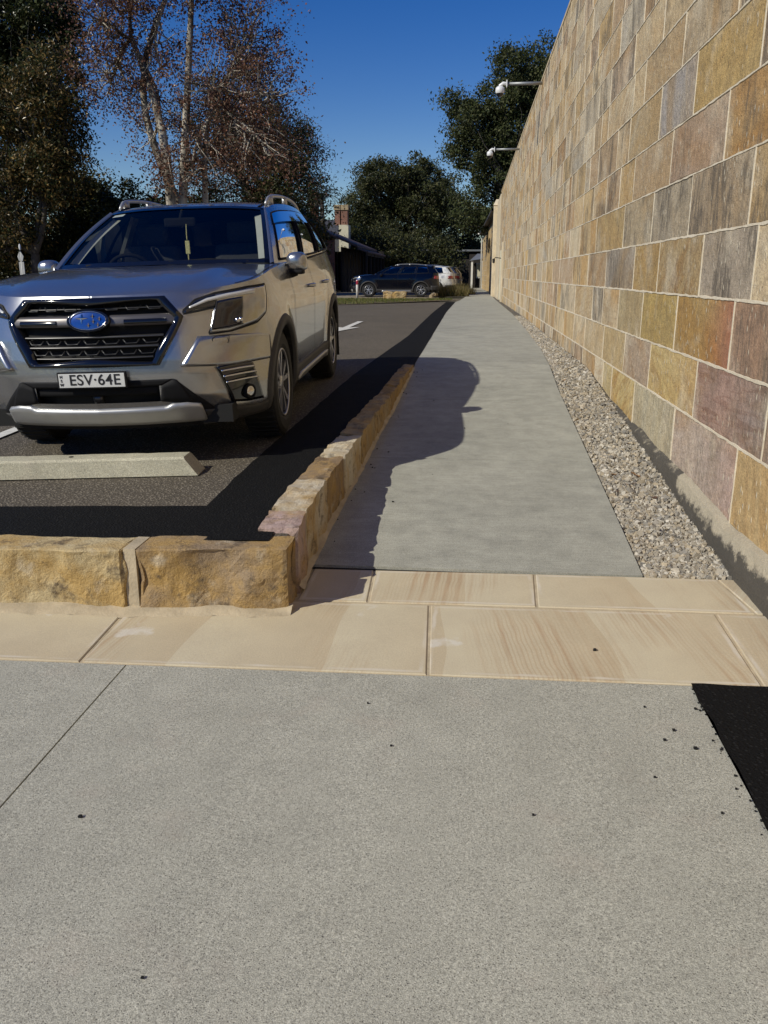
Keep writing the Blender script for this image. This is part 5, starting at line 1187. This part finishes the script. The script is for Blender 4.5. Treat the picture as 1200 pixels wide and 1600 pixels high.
# white porch
pc = empty('white_porch', (.3, 76, .27)); tag(pc, 'small white timber porch with pale metal roof at the path end', 'porch')
ch(MB().add([(-.15, 74.6, 2.55), (1.4, 74.6, 2.75), (1.4, 78, 2.75), (-.15, 78, 2.55), (.5, 76.3, 3.15), (1.4, 76.3, 3.15)], [(0, 1, 5, 4), (2, 3, 4, 5), (3, 0, 4), (0, 3, 2, 1)]).ob('roof', MAT['steel_grey']), pc)
for x, y in ((.06, 74.8), (.95, 74.8), (.06, 77.8)): ch(MB().box((x, y, 1.4), (.16, .16, 2.3)).ob('porch_post', MAT['house_white']), pc)
ch(MB().box((.9, 78.3, 1.7), (2.2, .2, 2.9)).ob('wall', MAT['timber_dark']), pc); dw = ch(MB().box((.72, 78.15, 1.75), (.55, .08, 1.3)).ob('window', MAT['house_white']), pc)
ch(MB().box((.72, 78.08, 1.75), (.36, .05, 1.05)).ob('window_pane', MAT['stucco_cream']), pc)
sh_ = empty('garden_shed', (-3.0, 84, .27)); tag(sh_, 'low dark outbuilding with pale roof edge beyond the parked cars', 'shed')
ch(MB().box((-2.6, 86, 1.9), (7.5, 4, 3.3)).ob('wall', MAT['timber_dark']), sh_); ch(MB().box((-2.6, 85.8, 3.62), (8, 4.8, .16)).ob('roof', MAT['steel_grey']), sh_)
# slender pale signpost in the tree shade
sg = empty('sign_post', (at(37, 440, 34).x, 34, Gz(34))); tag(sg, 'thin pale signpost with small angled plates in the shade beyond the bonnet', 'signpost')
MB().tube([(0, 0, -.05), (0, 0, 1.95)], .03, 8).ob('post', MAT['old_paint'], sg, True)
ellip((0, 0, 2.14), (.045, .045, .13), 10, 8).ob('finial', MAT['cap_white'], sg, True)
for sx in (-1, 1): MB().add([(sx*.02, -.035, 1.98), (sx*.13, -.035, 1.78), (sx*.07, -.035, 1.58), (sx*.02, -.035, 1.66), (sx*.02, -.02, 1.98), (sx*.13, -.02, 1.78), (sx*.07, -.02, 1.58), (sx*.02, -.02, 1.66)], [(0, 1, 2, 3), (7, 6, 5, 4), (0, 4, 5, 1), (1, 5, 6, 2), (2, 6, 7, 3), (3, 7, 4, 0)]).ob('sign_plate', MAT['cloth_pale'], sg)
for sx in (-1, 1): MB().box((sx*.065, 0, 1.25), (.08, .04, .62)).ob('lower_plate', MAT['cloth_pale'], sg)
# ------------------------------------------------------------------ trees
def leaves(P, N, size, cols, rng, asp=.55, up=.35):
    """P clump centres repeated; returns quad mesh arrays"""
    n = len(P); nrm = rng.normal(size=(n, 3)); nrm[:, 2] += up; nrm /= np.linalg.norm(nrm, axis=1)[:, None]
    t = np.cross(nrm, rng.normal(size=(n, 3))); t /= np.linalg.norm(t, axis=1)[:, None]+1e-9; b = np.cross(nrm, t)
    s = size*rng.uniform(.6, 1.35, n)[:, None]
    V = np.stack([P-t*s, P+b*s*asp+nrm*s*.12, P+t*s, P-b*s*asp+nrm*s*.12], 1).reshape(-1, 3)
    F = np.arange(4*n).reshape(-1, 4)
    C = np.repeat(np.array(cols)[rng.integers(len(cols), size=n)]*rng.uniform(.65, 1.25, (n, 1)), 4, 0)
    return V, F, C
def tree(name, label, base, blobs, nleaf, size, cols, bark, seed, trunk_r=.3, stems=None, tips=60, clump=.5, group=None, fork=.35, shell=.55, asp=.55, cat='tree', branch_r=.05, per_blob_cols=None):
    """blobs: list of (dx,dy,z,rx,ry,rz,weight) ellipsoids that fill the crown"""
    rng = np.random.default_rng(seed); t = empty(name, base); tag(t, label, cat, group)
    tr = MB(); V_, F_, C_ = [], [], []; nb = 0
    zmin = min(b[2]-b[5] for b in blobs); hf = zmin*.4+(np.mean([b[2] for b in blobs]))*fork*.6
    tot = sum(b[6] for b in blobs)
    def wob(a, b, n, amp):
        a, b = np.array(a, float), np.array(b, float); L = np.linalg.norm(b-a); o = rng.normal(size=(2, 3))*amp*L
        return [tuple(a+(b-a)*s+o[0]*math.sin(math.pi*s)+o[1]*math.sin(2*math.pi*s)*.5) for s in np.linspace(0, 1, n)]
    stems = stems or [((0, 0, -.1), (0, 0, hf), trunk_r, trunk_r*.75)]
    tops = []
    for a, b, r0, r1 in stems:
        pts = wob(a, b, 12, .035); tr.tube(pts, list(np.linspace(r0*1.25, r1, 12)), 10, False); tops.append((np.array(b), r1, pts))
    for bi, (dx, dy, z, rx, ry, rz, wgt) in enumerate(blobs):
        c = np.array((dx, dy, z)); k = int(np.argmin([np.linalg.norm((p[0]-c)*[1, 1, .4]) for p in tops])); st, sr, sp_ = tops[k]
        limb = wob(st, c+np.array((0, 0, -rz*.25)), 8, .06); r0 = min(sr*.8, branch_r*4); tr.tube(limb, list(np.linspace(r0, branch_r*1.3, 8)), 7, False)
        nt = max(5, int(tips*wgt/tot)); nl = int(nleaf*wgt/tot)
        d = rng.normal(size=(nt, 3)); d /= np.linalg.norm(d, axis=1)[:, None]; q = rng.random(nt)[:, None]**(1/3)
        q = shell+(1-shell)*q if shell < 1 else np.ones_like(q); q *= rng.uniform(.8, 1.12, (nt, 1))
        tp = c+d*q*np.array((rx, ry, rz))
        for i in range(nt):
            s0 = limb[rng.integers(3, 8)]; br = wob(s0, tp[i], 6, .09); tr.tube(br, list(np.linspace(branch_r, .008, 6)), 5, False)
            if i % 2 == 0:
                e2 = np.array(br[3])+rng.normal(size=3)*clump*1.1; tr.tube(wob(br[2], e2, 4, .1), [branch_r*.5, .016, .010, .005], 4, False); tp = np.vstack([tp, e2])
        cc = (per_blob_cols or {}).get(bi, cols)
        # leaves gather round the twig ends; every clump has its own size
        idx = rng.integers(len(tp), size=nl); sc = rng.uniform(.45, 1.35, len(tp))*clump
        P = tp[idx]+rng.normal(size=(nl, 3))*sc[idx][:, None]*[1, 1, .75]
        V, F, C = leaves(P, None, size, cc, rng, asp); tint = rng.uniform(.75, 1.22, len(tp))[idx]; C = C*np.repeat(tint, 4)[:, None]
        V_.append(V); F_.append(F+nb); C_.append(C); nb += len(V)
    tr.ob('trunk', bark, t, True)
    raw('crown', np.vstack(V_), np.vstack(F_), MAT['leaf'], t, False, np.vstack(C_))
    return t
DG = [(.040, .050, .018), (.052, .060, .022), (.030, .040, .015), (.066, .066, .028)]
FG = [(.062, .070, .028), (.078, .082, .033), (.046, .056, .022), (.095, .092, .042)]
BR = [(.19, .095, .062), (.14, .070, .050), (.24, .13, .075), (.10, .055, .045), (.16, .11, .07)]
MG = [(.062, .060, .022), (.045, .052, .02), (.19, .125, .045), (.034, .042, .017), (.24, .165, .065)]
# bare-limbed plane tree
pb = at(285, 440, 44); pb.z = .3
def rel(u, v, y, b): q = at(u, v, y); return (q.x-b.x, q.y-b.y, q.z-.3)
st = [((0, 0, -.1), rel(205, 60, 44, pb), .26, .13), ((.3, .3, -.1), rel(262, -10, 44.5, pb), .22, .12), ((.2, -.3, -.1), rel(300, -20, 43.5, pb), .24, .12), ((.1, .1, -.1), rel(335, 150, 44, pb), .17, .10)]
bl = []
for u, v, ru, rv, w in [(200, -40, 75, 70, 1.2), (300, -60, 90, 80, 1.2), (390, 40, 75, 65, 1.3), (420, 130, 50, 60, .9), (170, 110, 55, 60, .9), (250, 90, 55, 60, .7), (330, 120, 60, 60, .9), (360, 210, 75, 50, 1.3), (420, 230, 55, 40, .8), (240, 200, 50, 50, .6), (300, 260, 70, 45, .9), (160, 20, 50, 60, .8)]:
    x, y, z = rel(u, v, 44+rnd.uniform(-1.5, 1.5), pb); bl.append((x, y, z, ru/1300*44, 2.2, rv/1300*44, w))
tree('plane_tree', 'tall plane tree with pale limbs and sparse brown autumn leaves behind the silver car', tuple(pb), bl, 40000, .058, BR, MAT['bark_plane'], 3, stems=st, tips=420, clump=.42, shell=.25, branch_r=.04, asp=.75)
# evergreen behind the plane tree
eb = at(420, 440, 54); eb.z = .3; bl = []
for u, v, ru, rv, w in [(395, 175, 62, 62, 1.3), (440, 225, 52, 60, 1.2), (470, 270, 30, 55, .8), (380, 270, 80, 60, 1.3), (450, 320, 60, 45, 1.), (330, 190, 50, 60, .8)]:
    x, y, z = rel(u, v, 54, eb); bl.append((x, y, z, ru/1300*54, 3., rv/1300*54, w))
tree('eucalyptus_tree', 'dark drooping gum tree standing behind the plane tree', tuple(eb), bl, 46000, .10, FG+BR[:1], MAT['bark_dark'], 5, .35, tips=150, clump=.55, asp=.35)
# magnolia with bronze leaf undersides, far left
mb_ = at(60, 440, 46); mb_.z = .3; bl = []
for u, v, ru, rv, w in [(85, 130, 42, 48, 1.), (60, 190, 60, 60, 1.2), (95, 200, 45, 50, 1.), (20, 260, 70, 70, 1.3), (80, 270, 50, 40, 1.), (-40, 200, 70, 80, 1.2), (0, 340, 80, 70, 1.3), (-60, 310, 70, 80, 1.)]:
    x, y, z = rel(u, v, 46, mb_); bl.append((x, y, z, ru/1300*46, 2.2, rv/1300*46, w))
tree('magnolia_tree', 'dense magnolia with bronze-backed leaves at the left edge', tuple(mb_), bl, 50000, .105, MG, MAT['bark_dark'], 8, .3, tips=170, clump=.46, asp=.42)
# tall dark evergreen behind it
db = at(20, 440, 53); db.z = .3; bl = []
for u, v, ru, rv, w in [(20, 20, 80, 70, 1.3), (70, 60, 45, 60, 1.), (-60, 60, 90, 90, 1.2), (10, 130, 80, 70, 1.2), (40, -50, 80, 60, 1.), (-40, 250, 90, 90, 1.)]:
    x, y, z = rel(u, v, 53, db); bl.append((x, y, z, ru/1300*53, 3.2, rv/1300*53, w))
tree('evergreen_tree', 'tall dark evergreen rising behind the magnolia at the left edge', tuple(db), bl, 46000, .125, DG, MAT['bark_dark'], 9, .4, tips=160, clump=.6)
# lower dark shrubbery belt behind the car
for k, (u, v, ru, rv, y, n) in enumerate([(40, 380, 90, 70, 50, 17000), (150, 340, 80, 75, 52, 17000), (230, 350, 70, 60, 50, 14000), (320, 350, 75, 55, 47, 12000), (410, 360, 65, 50, 48, 12000), (455, 360, 36, 45, 50, 8000), (110, 290, 55, 35, 52, 6000), (-70, 370, 90, 90, 50, 10000)]):
    b = at(u, 440, y); b.z = .3; x, yy, z = rel(u, v, y, b); s_ = y/1300
    tree('shrub_tree', ['dark bushy evergreen under the magnolia at the left edge', 'dark rounded shrub left of the windscreen', 'dark shrub behind the left roof rail', 'dark shrub behind the middle of the car roof', 'dark shrub behind the right roof rail', 'olive shrub with yellowing leaves beside the brick chimney', 'thin upper shrub top between magnolia and plane tree', 'dark bushy evergreen mostly out of the left edge'][k], tuple(b),
         [(x, yy, z, ru*s_, 1.8, rv*s_*.8, 1.5), (x-ru*s_*.5, yy+.3, z-rv*s_*.35, ru*s_*.7, 1.5, rv*s_*.6, 1.), (x+ru*s_*.5, yy-.2, z-rv*s_*.4, ru*s_*.7, 1.5, rv*s_*.6, 1.)], int(n*1.6), .10, (DG if k < 5 else FG+[(.16, .11, .03)]), MAT['bark_dark'], 20+k, .15, tips=70, clump=.45, group='shrubs behind the silver car')
# big fig in the middle distance
fb = at(640, 440, 88); fb.z = .27; bl = []
for u, v, ru, rv, w in [(630, 275, 42, 32, 1.2), (595, 300, 40, 40, 1.2), (570, 330, 34, 34, 1.), (660, 310, 38, 45, 1.2), (600, 350, 50, 40, 1.), (660, 370, 45, 45, 1.), (560, 360, 24, 30, .6), (690, 330, 30, 40, .8), (700, 300, 22, 25, .5)]:
    x, y, z = rel(u, v, 88, fb); bl.append((x, y, z, ru/1300*88, 4.5, rv/1300*88, w))
tree('fig_tree', 'large domed dark green fig tree in the middle distance', tuple(fb), bl, 100000, .115, FG, MAT['bark_plane'], 31, .6, tips=230, clump=.50, shell=.55)
for k, (u, v, ru, rv, y, n) in enumerate([(590, 395, 42, 40, 76, 14000), (655, 400, 48, 36, 80, 14000), (720, 385, 30, 55, 92, 12000), (560, 400, 26, 34, 74, 7000)]):
    b = at(u, 440, y); b.z = .27; x, yy, z = rel(u, v, y, b); s_ = y/1300
    tree('shrub_tree', ['dark shrub right of the brick house', 'dark shrub behind the navy SUV roof', 'sparse shrub between the fig and the sandstone wall', 'dark shrub at the verandah corner'][k], tuple(b), [(x, yy, z, ru*s_, 2.5, rv*s_, 1.), (x+ru*s_*.5, yy, z-rv*s_*.4, ru*s_*.7, 2, rv*s_*.6, .7)], int(n*1.7), .11, FG, MAT['bark_dark'], 40+k, .2, tips=60, clump=.6, group='shrubs round the far houses')
# tree behind the wall
wb = at(830, 440, 62); wb.x = 5.2; wb.z = .27; bl = []
for u, v, ru, rv, w in [(840, 110, 34, 40, .9), (800, 110, 26, 32, .7), (775, 165, 48, 36, 1.2), (735, 195, 34, 24, .7), (720, 160, 18, 14, .25), (760, 240, 40, 34, 1.), (800, 220, 45, 45, 1.1), (770, 310, 38, 40, 1.1), (730, 330, 26, 26, .6), (840, 200, 40, 60, 1.), (860, 120, 30, 40, .7), (710, 225, 18, 14, .25)]:
    x, y, z = rel(u, v, 62, wb); bl.append((x, y, z, ru/1300*62, 2.6, rv/1300*62, w))
tree('gum_tree', 'tall spreading green tree rising behind the sandstone wall', tuple(wb), bl, 80000, .095, [(.070, .084, .032), (.088, .10, .04), (.05, .064, .024), (.11, .115, .052)], MAT['bark_dark'], 51, .45, tips=210, clump=.42, shell=.5)
# palm crown over the chimney
pt_ = at(505, 440, 68); pt_.z = .3; pm = empty('palm_tree', tuple(pt_)); tag(pm, 'small palm crown above the brick chimney', 'palm')
zt = at(505, 304, 68).z-.3; MB().tube([(0, 0, 0), (.1, 0, zt*.5), (0, 0, zt)], [.22, .18, .16], 8).ob('trunk', MAT['bark_dark'], pm, True)
Vp, Fp, Cp = [], [], []
for k in range(16):
    a = 2*math.pi*k/16+rnd.uniform(-.2, .2); e = rnd.uniform(.1, 1.1); L = 1.7
    for i in range(22):
        t = (i+1)/22; x = L*t*math.cos(e*.6); z = L*t*math.sin(e)-1.1*t*t*L*.6
        for s in (-1, 1):
            p = np.array((math.cos(a)*x, math.sin(a)*x, zt+z)); d = np.array((-math.sin(a)*s*.8+math.cos(a)*.5, math.cos(a)*s*.8+math.sin(a)*.5, -.35))*.42*(1.1-t*.6); w_ = np.array((math.cos(a), math.sin(a), 0))*.03
            b = len(Vp); Vp += [p-w_, p+w_, p+d]; Fp.append((b, b+1, b+2)); Cp += [np.array((.05, .06, .02))*rnd.uniform(.7, 1.3)]*3
raw('crown', np.array(Vp), np.array(Fp), MAT['leaf'], pm, False, np.array(Cp))
# far wooded skyline
rr_ = np.random.default_rng(77); P = []
for _ in range(26000):
    x = rr_.uniform(-150, 60); y = 125+rr_.uniform(0, 14); top = 5.5+2.5*nz((x*.06, 1, 0), 1)+1.6*nz((x*.25, 4, 0), 1); P.append((x, y, top*rr_.random()**.6))
V, F, C = leaves(np.array(P), None, .55, FG, rr_); tag(raw('distant_woodland', V, F, MAT['leaf'], None, False, C), 'low dark belt of distant trees along the horizon', 'woodland', kind='stuff')

P = []  # unseen tree ring added behind the viewpoint, blocking low sky in car reflections
for _ in range(16000):
    a = rr_.uniform(math.pi*.86, math.pi*2.12); R_ = rr_.uniform(62, 74); top = 7.5+3*nz((a*6, 1, 0), 1)+2*nz((a*19, 4, 0), 1); P.append((R_*math.cos(a), R_*math.sin(a), top*rr_.random()**.6))
V, F, C = leaves(np.array(P), None, .6, FG, rr_); tag(raw('distant_woodland', V, F, MAT['leaf'], None, False, C), 'unseen belt of trees added behind the viewpoint to darken reflections in the car', 'woodland', kind='stuff')
